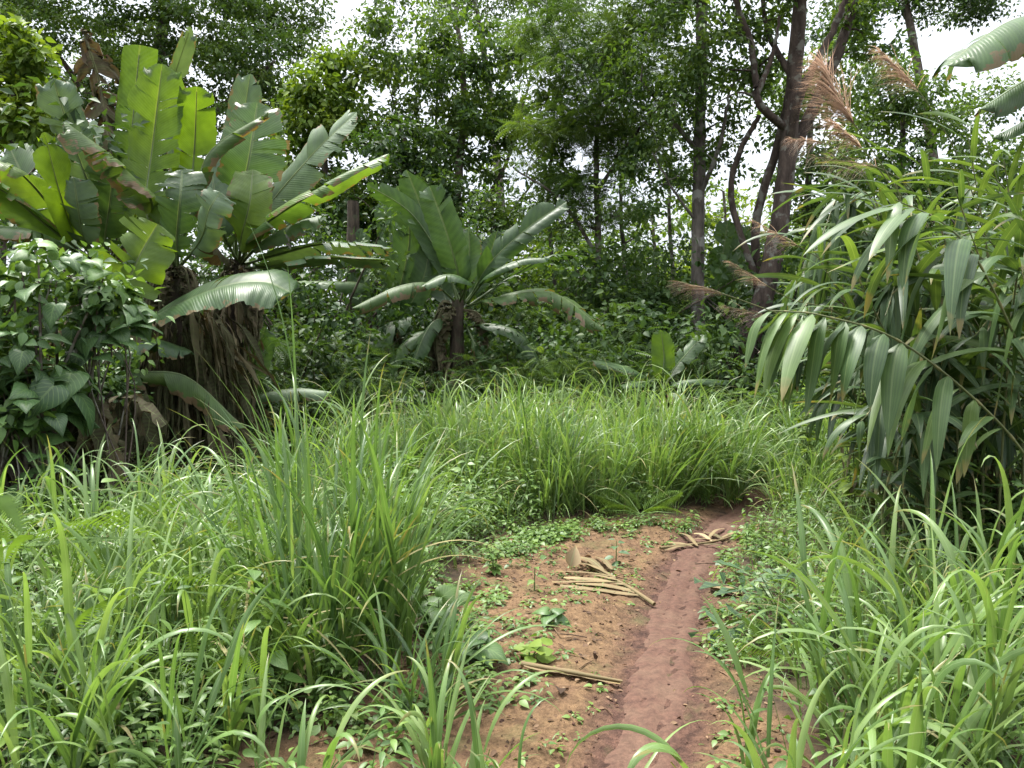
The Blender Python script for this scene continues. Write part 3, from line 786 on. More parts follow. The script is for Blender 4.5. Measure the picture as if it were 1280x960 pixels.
# far left, big feathery crown
tree('huge spreading tree with fine feathery foliage towering behind the left banana stand',
     [([gp(150, 25), at(165, 380, 25), at(180, 220, 25), at(200, 60, 25), at(230, -120, 25)], .42, .12)],
     [E(60, 40, 24, 130, 110), E(230, 10, 24, 160, 120), E(340, 95, 23, 75, 85), E(150, 150, 25, 140, 80), E(290, -120, 25, 200, 80), E(40, -110, 25, 160, 80), E(60, 220, 25, 120, 70), E(355, 10, 25, 60, 60)],
     640, ('simple', 80, .85, .19), 'fol_mid', 'bark', tint0=.45, tsd=.25, flat=.28,
     limbs=[([at(178, 240, 25), at(260, 150, 24.5), at(340, 80, 23.5)], .16, .05), ([at(180, 220, 25), at(110, 120, 24.5), at(50, 40, 24)], .16, .05)])
tree('small tree with big yellow green leaves at the left edge above the torn banana leaves',
     [([gp(5, 14), at(0, 350, 14), at(15, 200, 14), at(20, 90, 14)], .1, .04)],
     [E(15, 80, 14, 50, 55), E(-30, 150, 14, 50, 60), E(30, 150, 14, 30, 40)], 60, ('ovate', 30, .42, .22), 'fol_light', tint0=.6, name='small_tree')
tree('yellow green tree rising between the left banana stand and the pale trunked tree',
     [([gp(400, 18), at(395, 350, 18), at(405, 220, 18), at(400, 120, 18)], .13, .05)],
     [E(385, 125, 18, 50, 42), E(420, 165, 18, 60, 50), E(370, 210, 18, 50, 60), E(430, 90, 18, 30, 25), E(440, 260, 18, 60, 50)], 120, ('ovate', 34, .5, .2), 'fol_light', tint0=.42, tsd=.28)
tree('slender tree with leathery leaves and thin bare twigs in the middle of the forest edge',
     [([gp(585, 19), at(578, 400, 19), at(572, 260, 19), at(580, 120, 19), at(570, 10, 19)], .17, .05)],
     [E(520, 70, 19, 90, 60), E(600, 100, 19, 80, 70), E(470, 130, 19, 55, 60), E(560, 190, 19, 110, 60), E(640, 170, 19, 50, 60), E(500, 250, 19.5, 80, 40), E(650, 60, 19, 40, 45)],
     190, ('simple', 46, .5, .2), 'fol_mid', 'bark', tint0=.5, tsd=.28,
     limbs=[([at(575, 330, 19), at(520, 230, 19), at(490, 120, 18.6)], .07, .02), ([at(574, 300, 19), at(630, 210, 19.2), at(660, 110, 19)], .07, .02), ([at(576, 380, 19), at(620, 290, 18.6), at(690, 200, 18.4)], .05, .015)])
tree('dark leaved tree with drooping twigs behind the centre banana plants',
     [([gp(520, 17), at(515, 400, 17), at(500, 280, 17), at(505, 170, 17)], .12, .04)],
     [E(500, 200, 17, 70, 45), E(430, 270, 17, 60, 50), E(560, 250, 17, 60, 50)], 60, ('simple', 46, .45, .18), 'fol_dark', tint0=.5)
tree('tall thin topped tree standing pale against the sky behind the others',
     [([gp(640, 29), at(630, 300, 29), at(610, 100, 29), at(590, -20, 29)], .25, .07)],
     [E(560, 10, 29, 90, 40), E(660, -10, 29, 90, 45), E(480, 20, 29, 40, 40), E(740, 20, 29, 60, 40)], 110, ('simple', 40, .8, .2), 'fol_feather', 'bark_pale', tint0=.6)
tree('tree with layered feathery sprays of leaflets in the upper middle',
     [([gp(735, 16), at(742, 420, 16), at(748, 300, 16), at(745, 200, 16), at(755, 60, 16)], .1, .04)],
     [E(740, 90, 16, 95, 55), E(700, 150, 16, 60, 45), E(770, 160, 16, 60, 50), E(690, 210, 16, 45, 40), E(820, 60, 16, 60, 50), E(740, 20, 16, 110, 40), E(730, 250, 16, 60, 40)],
     170, ('spray', 20, .5, .42), 'fol_mid', 'bark', tint0=.5, tsd=.25, flat=.3,
     limbs=[([at(747, 320, 16), at(700, 250, 15.7), at(640, 210, 15.5)], .045, .015), ([at(746, 240, 16), at(800, 160, 15.6), at(850, 110, 15.4)], .045, .015)])
tree('straight grey trunked tree standing left of the forked tree',
     [([gp(872, 14), at(872, 400, 14), at(873, 250, 14), at(876, 100, 14), at(878, -120, 14)], .13, .09)],
     [E(850, -20, 14, 90, 60), E(800, 100, 14.2, 70, 60), E(920, 90, 14, 60, 60), E(820, 190, 14, 60, 50), E(790, 250, 14, 40, 40), E(900, 190, 14.5, 30, 45)], 105, ('simple', 44, .42, .14), 'fol_mid', 'bark_pale', tint0=.4,
     limbs=[([at(873, 250, 14), at(900, 180, 13.6), at(912, 110, 13.4)], .05, .02), ([at(873, 190, 14), at(840, 150, 13.8), at(800, 100, 13.5)], .05, .02), ([at(873, 280, 14), at(840, 235, 13.8), at(815, 190, 13.6)], .03, .012)])
YR = 13.0
tree('big forked tree with several leaning red brown trunks right of the middle',
     [([gp(903, YR), at(925, 450, YR), at(955, 370, YR), at(975, 270, YR), at(988, 160, YR), at(1000, 0, YR), at(1004, -130, YR)], .21, .09),
      ([at(975, 265, YR), at(985, 205, 13.1), at(1028, 110, 13.3), at(1060, 30, 13.5), at(1085, -70, 13.6)], .125, .07),
      ([gp(945, 13.6), at(948, 380, 13.6), at(945, 280, 13.5), at(975, 170, 13.3), at(990, 90, 13.3)], .09, .06)],
     [E(900, 20, 13, 90, 55), E(1000, -40, 13, 130, 60), E(1080, 20, 13.4, 60, 55), E(950, 120, 13.6, 60, 50), E(860, 110, 13.3, 60, 50), E(1040, 120, 13.5, 40, 50), E(930, -60, 13, 160, 50)], 140, ('simple', 46, .45, .14), 'fol_mid', 'bark_red', tint0=.35, tsd=.25,
     limbs=[([at(982, 160, YR), at(958, 140, 12.8), at(946, 120, 12.7), at(940, 60, 12.7), at(915, -10, 12.6)], .075, .045),
            ([at(955, 375, 13.4), at(915, 255, 13.4), at(925, 190, 13.2), at(950, 145, 13.0)], .06, .04),
            ([at(985, 190, YR), at(1000, 120, 12.6), at(1040, 40, 12.4), at(1070, -30, 12.3)], .08, .04),
            ([at(992, 100, YR), at(960, 40, 13.4), at(950, -30, 13.6)], .06, .03),
            ([at(946, 118, 12.7), at(965, 70, 12.6), at(975, 20, 12.5)], .05, .02)])
tree('pale slim trunked tree seen past the forked tree',
     [([gp(1008, 17), at(1006, 330, 17), at(1012, 200, 17), at(1015, 80, 17)], .1, .05)],
     [E(1010, 110, 17, 60, 50), E(990, 220, 17, 40, 60), E(1060, 200, 17, 50, 50), E(1030, 290, 17, 60, 40)], 80, ('simple', 40, .5, .17), 'fol_mid', 'bark_pale', tint0=.4)
tree('round crowned tree against the bright sky behind the brown reed plumes',
     [([gp(1120, 18), at(1120, 350, 18), at(1125, 250, 18), at(1130, 130, 18)], .16, .05)],
     [E(1110, 120, 18, 60, 50), E(1160, 165, 18, 70, 55), E(1090, 200, 18, 60, 50), E(1200, 220, 18, 55, 45), E(1130, 260, 18, 80, 45), E(1230, 130, 19, 40, 35)], 140, ('simple', 50, .5, .16), 'fol_mid', 'bark', tint0=.4)
tree('leafy branch tree reaching over the top edge at the right',
     [([gp(1190, 22), at(1180, 300, 22), at(1150, 100, 22), at(1120, -60, 22)], .2, .08)],
     [E(1100, -20, 22, 70, 30), E(1180, -5, 22, 60, 18), E(1050, 40, 22, 40, 30), E(1230, 10, 22, 40, 14)], 110, ('simple', 36, .6, .17), 'fol_dark', 'bark', tint0=.4)
for (px, Y, top, w_, fo, lab) in ((700, 23, 250, 95, 'fol_mid', 'bushy tree filling the gap behind the feathery tree'), (820, 22, 270, 80, 'fol_mid', 'bushy tree seen low behind the straight grey trunk'), (910, 24, 240, 85, 'fol_light', 'yellowish tree seen between the straight trunk and the forked tree'),
        (1000, 22, 265, 75, 'fol_mid', 'bushy tree seen behind the foot of the forked tree'), (600, 24, 265, 80, 'fol_light', 'light green tree low behind the middle of the forest edge'), (1110, 23, 250, 100, 'fol_mid', 'bushy tree behind the top of the cane thicket'), (1250, 21, 190, 90, 'fol_mid', 'bushy tree at the right edge behind the hanging banana leaves'), (480, 24, 300, 80, 'fol_mid', 'bushy tree low behind the centre banana plants')):
    tree(lab, [([gp(px, Y), at(px + 5, 400, Y), at(px - 5, top, Y)], .1, .04)], [E(px, top + 40, Y, w_ * .8, 50), E(px - 30, top + 110, Y, w_, 55), E(px + 40, top + 130, Y, w_, 60)], 95, ('simple', 34, .62, .24), fo, 'bark', tint0=.5, tsd=.25, group='trees of the second row')  # second row: lighter greens put some distance haze into the leaf colour
tree('bushy tree beyond the left edge of the clearing', [([gp(-230, 17), at(-225, 400, 17), at(-240, 200, 17), at(-230, 0, 17)], .18, .06)], [E(-230, 40, 17, 130, 110), E(-150, 150, 17, 90, 90), E(-320, 160, 17, 100, 90)], 170, ('simple', 40, .6, .2), 'fol_mid', 'bark', group='trees of the second row')
tree('bushy tree beyond the right edge of the clearing', [([gp(1480, 16), at(1475, 400, 16), at(1490, 200, 16), at(1480, 0, 16)], .18, .06)], [E(1480, 60, 16, 120, 100), E(1400, 220, 16, 80, 80), E(1560, 180, 16, 100, 90)], 160, ('simple', 40, .6, .2), 'fol_mid', 'bark', group='trees of the second row')
for (px, Y, top, r) in ((690, 17, 120, .06), (780, 18, 150, .07), (545, 20, 60, .07), (362, 14, 260, .07), (620, 16, 240, .05), (1060, 16, 200, .06), (840, 19, 120, .07)):
    tree('thin straight sapling among the forest trees with sparse leaves', [([gp(px, Y), at(px + 6, 400, Y), at(px - 4, 260, Y), at(px + 5, top, Y)], r, r * .4)],
         [E(px, top + 20, Y, 35, 50), E(px + 10, top + 110, Y, 45, 40)], 26, ('simple', 34, .4, .17), 'fol_mid', 'bark_pale', name='sapling', cat='sapling', group='saplings among the trees', tint0=.5)

# ------------------------------------------------------------------ undergrowth behind the clearing
def shrub_proto(name, label, h, w, nc, leaf, fol, group, tint0=.4):
    root = empty(name, (0, 0, 0), label, 'shrub', group)
    cen = rng.normal(0, 1, (nc, 3)) * [w * .38, w * .38, h * .22] + [0, 0, h * .56]
    cen[:, 2] = np.clip(cen[:, 2], .15, h)
    b = MB()
    for i in range(0, nc, 2):
        e = cen[i]
        m = e * [.35, .35, .55]
        c = catmull([[0, 0, -.05] + rng.normal(0, .06, 3) * [1, 1, 0], m, e], 7)
        tube(b, c, np.linspace(.022 + .008 * h, .006, 7), 5, .5)
    b.build('stems', M['bark'], root)
    f = MB()
    foliage(f, cen, leaf[1] * 2, leaf[2] * 1.05, leaf[3] * .66, leaf[0], tint0, .25, .7)
    f.build('foliage', M[fol], root)
    return root
SG = 'dark shrubs filling the shade under the trees'
LB1 = 'dark leafy shrub in the shade under the forest trees'
LB2 = 'mid green broad leaved shrub at the foot of the forest trees'
LB3 = 'yellowish light green shrub glowing in a gap between the trunks'
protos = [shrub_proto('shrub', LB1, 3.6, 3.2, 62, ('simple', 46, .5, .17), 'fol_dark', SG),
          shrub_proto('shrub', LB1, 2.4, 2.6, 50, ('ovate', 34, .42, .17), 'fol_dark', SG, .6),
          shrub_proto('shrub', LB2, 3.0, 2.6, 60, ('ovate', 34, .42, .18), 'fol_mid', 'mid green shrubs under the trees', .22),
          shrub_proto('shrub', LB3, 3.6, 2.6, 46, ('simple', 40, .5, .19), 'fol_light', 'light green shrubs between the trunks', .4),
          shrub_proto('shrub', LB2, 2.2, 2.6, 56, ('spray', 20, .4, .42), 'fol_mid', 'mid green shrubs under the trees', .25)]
used = set()
def put(k, px, Y, s=1.0, rz=None):
    o = protos[k] if k not in used else copy_tree(protos[k])
    used.add(k)
    x = xw(px, Y)
    o.location = (x, Y, float(gz(x, Y)) - .05)
    o.scale = (s, s, s * rng.uniform(.9, 1.1))
    o.rotation_euler.z = rng.random() * 6.28 if rz is None else rz
for a in [(0, 395, 13.5, 1.0), (0, 350, 15.5, 1.1), (0, 440, 16.5, 1.1), (0, 520, 15.5, 1.0), (0, 600, 16, 1.0), (0, 660, 18, 1.0), (0, 760, 17, 1.0), (0, 850, 16.5, 1.0), (0, 960, 16, 1.0), (0, 1010, 14, .9), (0, 1060, 15.5, 1.0), (0, 1130, 14, 1.1), (0, 1230, 14.5, 1.2),
          (0, 240, 14, 1.2), (0, 120, 13.5, 1.2), (0, 20, 13, 1.2), (0, -60, 12, 1.2), (0, 1330, 13, 1.2), (0, -190, 10.5, 1.2), (0, -330, 11, 1.2), (0, -250, 14, 1.4), (0, -160, 8.2, .7), (0, 1460, 11, 1.2), (0, 1600, 12, 1.3), (0, 1480, 8, .8),
          (1, 640, 13.6, 1.0), (1, 700, 14.2, 1.0), (1, 420, 12.6, 1.0), (1, 360, 12.2, 1.0), (1, 940, 13.2, .9), (1, 800, 13.4, .8), (1, 1040, 12.0, .9), (1, 520, 14.0, .9), (1, 1090, 11.0, .8), (1, 345, 11.0, .6), (1, 880, 14.5, .9), (1, 985, 12.0, .6),
          (2, 700, 15.2, 1.1), (2, 760, 14.4, 1.1), (2, 830, 15.5, 1.1), (2, 660, 15.6, .9), (2, 740, 13.2, .7), (2, 1080, 13.0, 1.0), (2, 790, 12.6, .55),
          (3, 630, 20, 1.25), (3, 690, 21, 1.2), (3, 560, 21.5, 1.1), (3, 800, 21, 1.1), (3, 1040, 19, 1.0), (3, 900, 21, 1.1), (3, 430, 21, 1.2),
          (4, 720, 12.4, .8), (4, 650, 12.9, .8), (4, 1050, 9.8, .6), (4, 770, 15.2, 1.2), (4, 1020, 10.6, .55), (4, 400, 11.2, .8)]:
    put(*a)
# the wood behind: one mass no one could count
mb = MB()
n = 1000
aa = rng.uniform(-1.35, 1.35, n)
rr_ = rng.uniform(25, 36, n)
cz = np.abs(rng.normal(0, 1, n)) * 1.9 + .4
cen = np.stack([np.sin(aa) * rr_ * 1.05, np.cos(aa) * rr_, cz], 1)
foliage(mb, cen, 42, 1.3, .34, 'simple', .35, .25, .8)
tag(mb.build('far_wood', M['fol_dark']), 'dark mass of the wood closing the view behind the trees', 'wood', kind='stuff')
# low plants of the shaded forest floor
mb = MB()
n = 900
cx = rng.uniform(-9, 9, n); cy = rng.uniform(11.8, 17, n)
cen = np.stack([cx, cy, gz(cx, cy) + .1 + .25 * rng.random(n)], 1)
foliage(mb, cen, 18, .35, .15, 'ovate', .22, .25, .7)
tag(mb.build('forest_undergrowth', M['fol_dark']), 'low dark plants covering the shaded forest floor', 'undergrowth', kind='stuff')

# ------------------------------------------------------------------ vine-smothered shrub at the left
def vine_shrub():
    Y = 6.6
    root = empty('vine_covered_shrub', gp(60, Y), 'shrub smothered in large heart shaped vine leaves at the left edge', 'shrub', 'shrubs at the left edge')
    ells = [E(60, 375, 6.4, 95, 65), E(20, 440, 6.2, 80, 60), E(130, 400, 6.6, 45, 50), E(-60, 400, 6.2, 90, 70), E(30, 500, 6.15, 75, 40), E(-40, 520, 6.1, 60, 40)]
    cen = crown_points(ells, 80)
    b = MB()
    for e in cen[::2]:
        g = np.array(root.location)
        tube(b, catmull([g + rng.normal(0, .15, 3) * [1, 1, 0], (g + e) / 2 + rng.normal(0, .1, 3), e], 8), np.linspace(.025, .007, 8), 5, .4)
    for k in range(26):                                    # dangling dead runners
        a = cen[rng.integers(len(cen))]
        tube(b, catmull([a, a + [rng.normal(0, .2), rng.normal(0, .1), -.5], [a[0] + rng.normal(0, .3), a[1] - .1, .1]], 9), .007, 4, .2)
    b.build('stems', M['bark'], root)
    f = MB()
    v = rdir(430, .5)
    k = rng.integers(0, len(ells), 430)
    C = np.array([c for c, r in ells]); Rr = np.array([r for c, r in ells])
    pos = C[k] + v * Rr[k] * rng.uniform(.7, 1.1, (430, 1))
    keep = (v[:, 1] < .35)
    pos, v = pos[keep], v[keep]
    d = nrm(v * [1, 1, .2] + [0, 0, -.35] + .5 * rng.standard_normal(v.shape))
    n2 = nrm(v * .7 + [0, -.1, .8] + .3 * rng.standard_normal(v.shape))
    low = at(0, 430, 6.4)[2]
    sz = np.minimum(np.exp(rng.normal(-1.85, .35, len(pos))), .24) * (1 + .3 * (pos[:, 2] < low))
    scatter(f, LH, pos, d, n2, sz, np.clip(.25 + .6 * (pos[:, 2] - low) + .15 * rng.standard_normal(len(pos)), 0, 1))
    foliage(f, cen, 26, .3, .1, 'ovate', .6, .2, .8)
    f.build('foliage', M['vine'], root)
    # dead brown thatch hanging underneath
    sk = MB()
    n = 420
    p = np.stack([rng.uniform(xw(-90, 6.8), xw(150, 6.8), n), rng.uniform(6.5, 7.4, n), rng.uniform(.35, 1.25, n)], 1)
    blades(sk, p, np.array([0, -.25, -.7]) + rng.normal(0, .35, (n, 3)), rng.uniform(.25, .6, n), rng.uniform(.03, .13, n), 1.2, 7, -.4, rng.normal(0, .7, n), 'strip', rng.random(n) ** 1.7 * .8, gp=.4, crump=.016)
    sk.build('dead_thatch', M['banana_dry'], root)
vine_shrub()
def climber():
    Y = 7.4
    root = empty('climbing_vine', gp(130, Y), 'fine leaved climber draped down beside the brown banana skirt', 'climber', 'shrubs at the left edge')
    ells = [E(125, 500, 7.3, 40, 55), E(150, 440, 7.4, 25, 30), E(95, 470, 7.2, 40, 30)]
    cen = crown_points(ells, 42)
    b = MB()
    for k in range(12):
        a = cen[k]
        tube(b, catmull([np.array(root.location) + rng.normal(0, .1, 3) * [1, 1, 0], (a + np.array(root.location)) / 2 + rng.normal(0, .08, 3), a], 8), .01, 4, .3)
    tube(b, catmull([at(20, 580, 7.0), at(80, 535, 7.0), at(140, 490, 7.1)], 8), .018, 6, .8)
    b.build('stems', M['bark_pale'], root)
    f = MB(); foliage(f, cen, 44, .2, .075, 'ovate', .5, .2, 1.0)
    f.build('foliage', M['vine'], root)
climber()

# leafy weed plants: stem with leaves, one object each
def leafy_plant(name, label, cat, base, h, nl, lsz, fol, tint0, spread=.5, T=LO, group=None, lean=(0, 0), droop=-.25, stemr=.006, nstem=1):
    root = empty(name, base, label, cat, group)
    b, f = MB(), MB()
    for q in range(nstem):
        ang = rng.random() * 6.28
        ln = np.array([lean[0], lean[1], 0]) + (np.array([math.cos(ang), math.sin(ang), 0]) * spread * h * (.6 if nstem > 1 else .1))
        hh = h * rng.uniform(.75, 1.0) if nstem > 1 else h
        top = np.asarray(base) + ln + [0, 0, hh]
        c = catmull([np.asarray(base) - [0, 0, .03], np.asarray(base) + ln * .35 + [0, 0, hh * .5], top], 9)
        tube(b, c, np.linspace(stemr, stemr * .4, 9), 5, .4)
        t = np.linspace(.25, 1, nl)
        p = c[np.minimum((t * 8).astype(int), 8)]
        az = np.arange(nl) * 2.4 + rng.random() * 6
        d = np.stack([np.cos(az), np.sin(az), droop + .9 * (t - .25) * .6], 1) + rng.normal(0, .15, (nl, 3))
        d = nrm(d)
        pet = .25 * lsz
        scatter(f, T, p + d * pet * .6, d, nrm(np.array([0, -.15, 1.]) + .25 * rng.standard_normal((nl, 3))), lsz * rng.uniform(.7, 1.15, nl) * (1.1 - .35 * t), np.clip(tint0 + .15 * rng.standard_normal(nl), 0, 1))
    b.build('stem', M['greenstem'], root)
    f.build('leaves', M[fol], root)
    return root
leafy_plant('broadleaf_plant', 'tall shaded plant with large drooping leaves below the vine covered shrub', 'plant', gp(40, 6.0), .95, 9, .3, 'vine', .4, .5, LH, 'broad leaved plants')
leafy_plant('broadleaf_plant', 'dark glossy plant with long drooping leaves on the right edge of the path', 'plant', G(*gpt(985, 805)), .42, 5, .4, 'dark_weed', .6, .5, T_pinnate(4, .085, .36, .3), 'broad leaved plants', nstem=4, lean=(-.02, 0))
leafy_plant('broadleaf_plant', 'round leaved creeping plant at the left edge of the bare soil', 'plant', G(*gpt(548, 790)), .26, 6, .19, 'weed', .35, .8, LH, 'broad leaved plants', nstem=3)
leafy_plant('broadleaf_plant', 'low plant with big grey green rounded leaves lying on the bare soil', 'plant', G(*gpt(598, 828)), .12, 5, .17, 'vine', .4, .8, LH, 'broad leaved plants', nstem=2)
leafy_plant('broadleaf_plant', 'yellow green rosette in the middle of the bare soil', 'plant', G(*gpt(662, 832)), .08, 5, .11, 'fol_light', .8, 1.3, T_ovate(.42, .05, .15, .45), 'broad leaved plants', nstem=3)
leafy_plant('broadleaf_plant', 'small grey green rosette between the yellow rosette and the dry leaf pile', 'plant', G(*gpt(690, 786)), .07, 6, .14, 'vine', .5, .8, LH, 'broad leaved plants')
leafy_plant('seedling', 'pale seedling with few lobed leaves left of the dry leaf pile', 'seedling', G(*gpt(668, 742)), .16, 6, .1, 'weed', .9, .6, LO, 'seedlings on the bare soil')
leafy_plant('seedling', 'dark upright seedling behind the dry leaf pile', 'seedling', G(*gpt(770, 700)), .18, 8, .1, 'dark_weed', .7, .5, LO, 'seedlings on the bare soil')
leafy_plant('seedling', 'bushy seedling with narrow leaves near the left edge of the bare soil', 'seedling', G(*gpt(618, 722)), .2, 14, .07, 'weed', .6, .4, LO, 'seedlings on the bare soil', nstem=3)
leafy_plant('weed_plant', 'light green lobed leaf plant at the right edge below the cane thicket', 'plant', G(*gpt(1268, 700)), .95, 14, .2, 'weed', .7, .5, LO, 'broad leaved plants', nstem=3)
leafy_plant('weed_plant', 'tall weed with small bright leaves between the far grass and the cane thicket', 'plant', gp(1010, 8.0), 1.25, 34, .11, 'fol_light', .6, .3, LO, 'broad leaved plants', nstem=5)
leafy_plant('weed_plant', 'sprig of bright small leaves standing in front of the canes', 'plant', gp(1072, 6.6), 1.9, 40, .13, 'fol_light', .75, .25, LO, 'broad leaved plants', nstem=3)

# ------------------------------------------------------------------ cane thicket on the right
def cane(ctrl, label, nl, L, W, first=.25, tint0=.4, plume=None, group='arching canes of the thicket', d_down=1.25, r=.009, kink=(.35, 1.1)):
    c = catmull(pts(ctrl), 60)
    root = empty('giant_cane', c[0], label, 'cane', group)
    b = MB(); tube(b, c, np.linspace(r, r * .35, 60), 7, .5)
    for k in range(6, 56, 6): tube(b, c[k:k + 2] * [1, 1, 1], r * 1.25 * (1 - .6 * k / 60), 7, .9)
    b.build('stem', M['canestem'], root)
    T = nrm(np.gradient(c, axis=0))
    t = np.linspace(first, .99, nl)
    i = np.minimum((t * 59).astype(int), 59)
    sd = nrm(np.cross(T[i], [0, 0, 1.]))
    alt = np.where(np.arange(nl) % 2 == 0, 1, -1)[:, None]
    d = T[i] * 1.0 + sd * alt * .5 + [-.12, 0, .15] + rng.normal(0, .2, (nl, 3))
    tipf = np.clip(1.25 - .55 * np.abs(t - .6) * 2, .5, 1.1)
    f = MB()
    blades(f, c[i], d, L * tipf * rng.uniform(.75, 1.15, nl), W * tipf * rng.uniform(.75, 1.15, nl), d_down * rng.uniform(.45, 1.2, nl), 10, .25, rng.normal(0, .9, nl), 'cane', np.clip(tint0 + .22 * rng.standard_normal(nl), 0, 1), gp=rng.uniform(*kink, nl))
    f.build('leaves', M['cane'], root)
    return root
cane([(1330, 640, 4.4), (1250, 530, 4.3), (1130, 430, 4.1), (1030, 395, 4.0), (962, 388, 3.95)], 'foremost cane arching left with a row of broad pale drooping leaves', 26, .52, .095, .25, .6, d_down=2.5, kink=(.2, .5))
cane([(1330, 640, 4.8), (1290, 480, 4.5), (1230, 340, 4.3), (1180, 280, 4.2), (1120, 250, 4.15)], 'tall cane at the right edge with long grey green leaves hanging beside the banana corner', 22, .7, .1, .25, .45, d_down=2.2, kink=(.25, .6))
CG = 'canes of the thicket on the right'
CL = 'leafy arching cane in the thick of the cane thicket'
for k in range(46):
    bxp = rng.uniform(1110, 1400); Yb = rng.uniform(4.9, 7.4)
    hgt = rng.uniform(210, 440)
    tx = bxp - rng.uniform(40, 260) * (1 if rng.random() < .85 else -.5)
    tx = max(tx, 985)
    ty = rng.uniform(225, 420) + max(0, (1060 - tx)) * .5
    by = 480 + (1.42 / Yb) * FPX - 30
    Yt = Yb - rng.uniform(-.2, .7)
    cane([(bxp, by, Yb), ((bxp * .75 + tx * .25), by * .5 + ty * .5 - 20, Yb - .1), ((bxp * .35 + tx * .65), ty - 15, (Yb + Yt) / 2), (tx, ty + 35, Yt)], CL, int(rng.integers(18, 27)), rng.uniform(.5, .8), rng.uniform(.045, .085), .08, rng.uniform(.2, .6), group=CG, d_down=1.8)
for (bx_, tx, ty, Y0) in ((1180, 1080, 215, 5.6), (1230, 1150, 200, 5.4), (1260, 1210, 170, 5.8), (1300, 1255, 200, 5.2), (1210, 1060, 260, 5.9), (1280, 1190, 225, 5.0), (1330, 1275, 260, 4.7), (1130, 1010, 300, 5.5), (1240, 1110, 190, 6.0), (1310, 1230, 170, 6.0), (1200, 1120, 230, 5.0), (1160, 1060, 320, 4.9)):
    by = 480 + (1.42 / Y0) * FPX - 30
    cane([(bx_, by, Y0), (bx_ - 10, (by + ty) / 2, Y0), (tx, ty, Y0 - .2)], 'upright cane with long light green leaves standing out of the top of the thicket', 17, .75, .055, .3, .6, group='upright canes at the top of the thicket', d_down=1.6)
for k in range(20):
    Y0 = rng.uniform(4.7, 6.6); bxp = rng.uniform(1095, 1330); by = 480 + (1.42 / Y0) * FPX - 30
    tx = bxp - rng.uniform(-60, 120); ty = rng.uniform(430, 540)
    cane([(bxp, by, Y0), (bxp - 8, by * .5 + ty * .5, Y0), (bxp * .4 + tx * .6, ty, Y0 - .15), (tx, ty + 25, Y0 - .3)], 'short leafy cane filling the dark foot of the thicket', 16, rng.uniform(.4, .6), rng.uniform(.05, .08), .1, rng.uniform(.1, .35), group='short canes at the foot of the thicket', d_down=1.7)
# dead leaves and stalks under the canes
mb = MB(); n = 150
p = np.stack([rng.uniform(xw(1090, 6.3), xw(1300, 6.3), n), rng.uniform(5.6, 7.2, n), rng.uniform(.15, .95, n)], 1)
blades(mb, p, np.array([0, -.2, -.6]) + rng.normal(0, .5, (n, 3)), rng.uniform(.25, .6, n), rng.uniform(.015, .05, n), 1.1, 6, .4, rng.normal(0, 1, n), 'cane', rng.random(n))
tag(mb.build('dead_cane_litter', M['banana_dry']), 'dead brown cane leaves hanging low under the thicket', 'dead leaves', kind='stuff')

def plume(ctrl, head, label, ln, n=260, tint0=.5, droop=1.0, sprd=.5):
    """stalk along ctrl; the feathery head fills the last part (from fraction head)."""
    c = catmull(pts(ctrl), 60)
    root = empty('reed_plume', c[0], label, 'reed plume', 'brown reed plumes')
    b = MB(); tube(b, c, np.linspace(.006, .0025, 60), 5, .6)
    b.build('stalk', M['canestem'], root)
    T = nrm(np.gradient(c, axis=0))
    t = head + (1 - head) * rng.random(n) ** 1.1
    i = np.minimum((t * 59).astype(int), 59)
    n = int(n * 1.25); t = np.r_[t, t[:n - len(t)]]; i = np.r_[i, i[:n - len(i)]]
    d = T[i] + sprd * rng.standard_normal((n, 3)) * [1, .6, 1] + [-.25, 0, -.1]
    f = MB()
    blades(f, c[i], d, ln * (1.25 - (t - head) / (1 - head) * .8) * rng.uniform(.5, 1.1, n), .0036, droop, 6, .2, None, 'grass', np.clip(tint0 + .25 * rng.standard_normal(n), 0, 1))
    f.build('plume', M['plume'], root)
plume([(1200, 560, 5.2), (1080, 430, 5.0), (990, 398, 4.9), (900, 366, 4.8), (848, 352, 4.75)], .74, 'long thin brown plume pointing left below the forked tree', .24, 150, .5, .55, .16)
plume([(1180, 520, 5.6), (1060, 400, 5.4), (985, 372, 5.3), (912, 326, 5.2)], .78, 'short pale plume just above the long thin plume', .18, 110, .7, .5, .2)
plume([(1180, 540, 5.8), (1050, 440, 5.6), (980, 402, 5.5), (905, 382, 5.4)], .76, 'pale plume just below the long thin plume', .2, 110, .7, .6, .2)
plume([(1190, 460, 5.6), (1100, 360, 5.4), (1020, 320, 5.3), (940, 274, 5.2)], .76, 'pale brown plume crossing the base of the forked trunk', .2, 110, .6, .8, .25)
plume([(1230, 420, 5.6), (1160, 300, 5.4), (1095, 195, 5.3), (1055, 135, 5.2), (1028, 78, 5.2)], .66, 'large feathery red brown plume against the forked tree', .36, 420, .6, .7, .36)
plume([(1230, 420, 5.8), (1150, 290, 5.6), (1090, 200, 5.5), (1040, 150, 5.4)], .74, 'second red brown plume hanging under the large one', .3, 190, .5, 1.1, .3)
plume([(1250, 400, 6.2), (1215, 240, 6.0), (1160, 130, 5.9), (1100, 62, 5.8)], .74, 'blurred tan plume right of the large red brown one', .32, 200, .6, .9, .3)
plume([(1200, 420, 6.0), (1120, 280, 5.8), (1050, 190, 5.7), (988, 172, 5.6)], .78, 'small wispy plume left of the large red brown one', .24, 110, .65, 1.0, .3)
plume([(1220, 420, 5.9), (1160, 270, 5.6), (1110, 215, 5.5), (1015, 195, 5.4)], .74, 'thin pale wisp below the large red brown plume', .28, 90, .7, 1.1, .3)

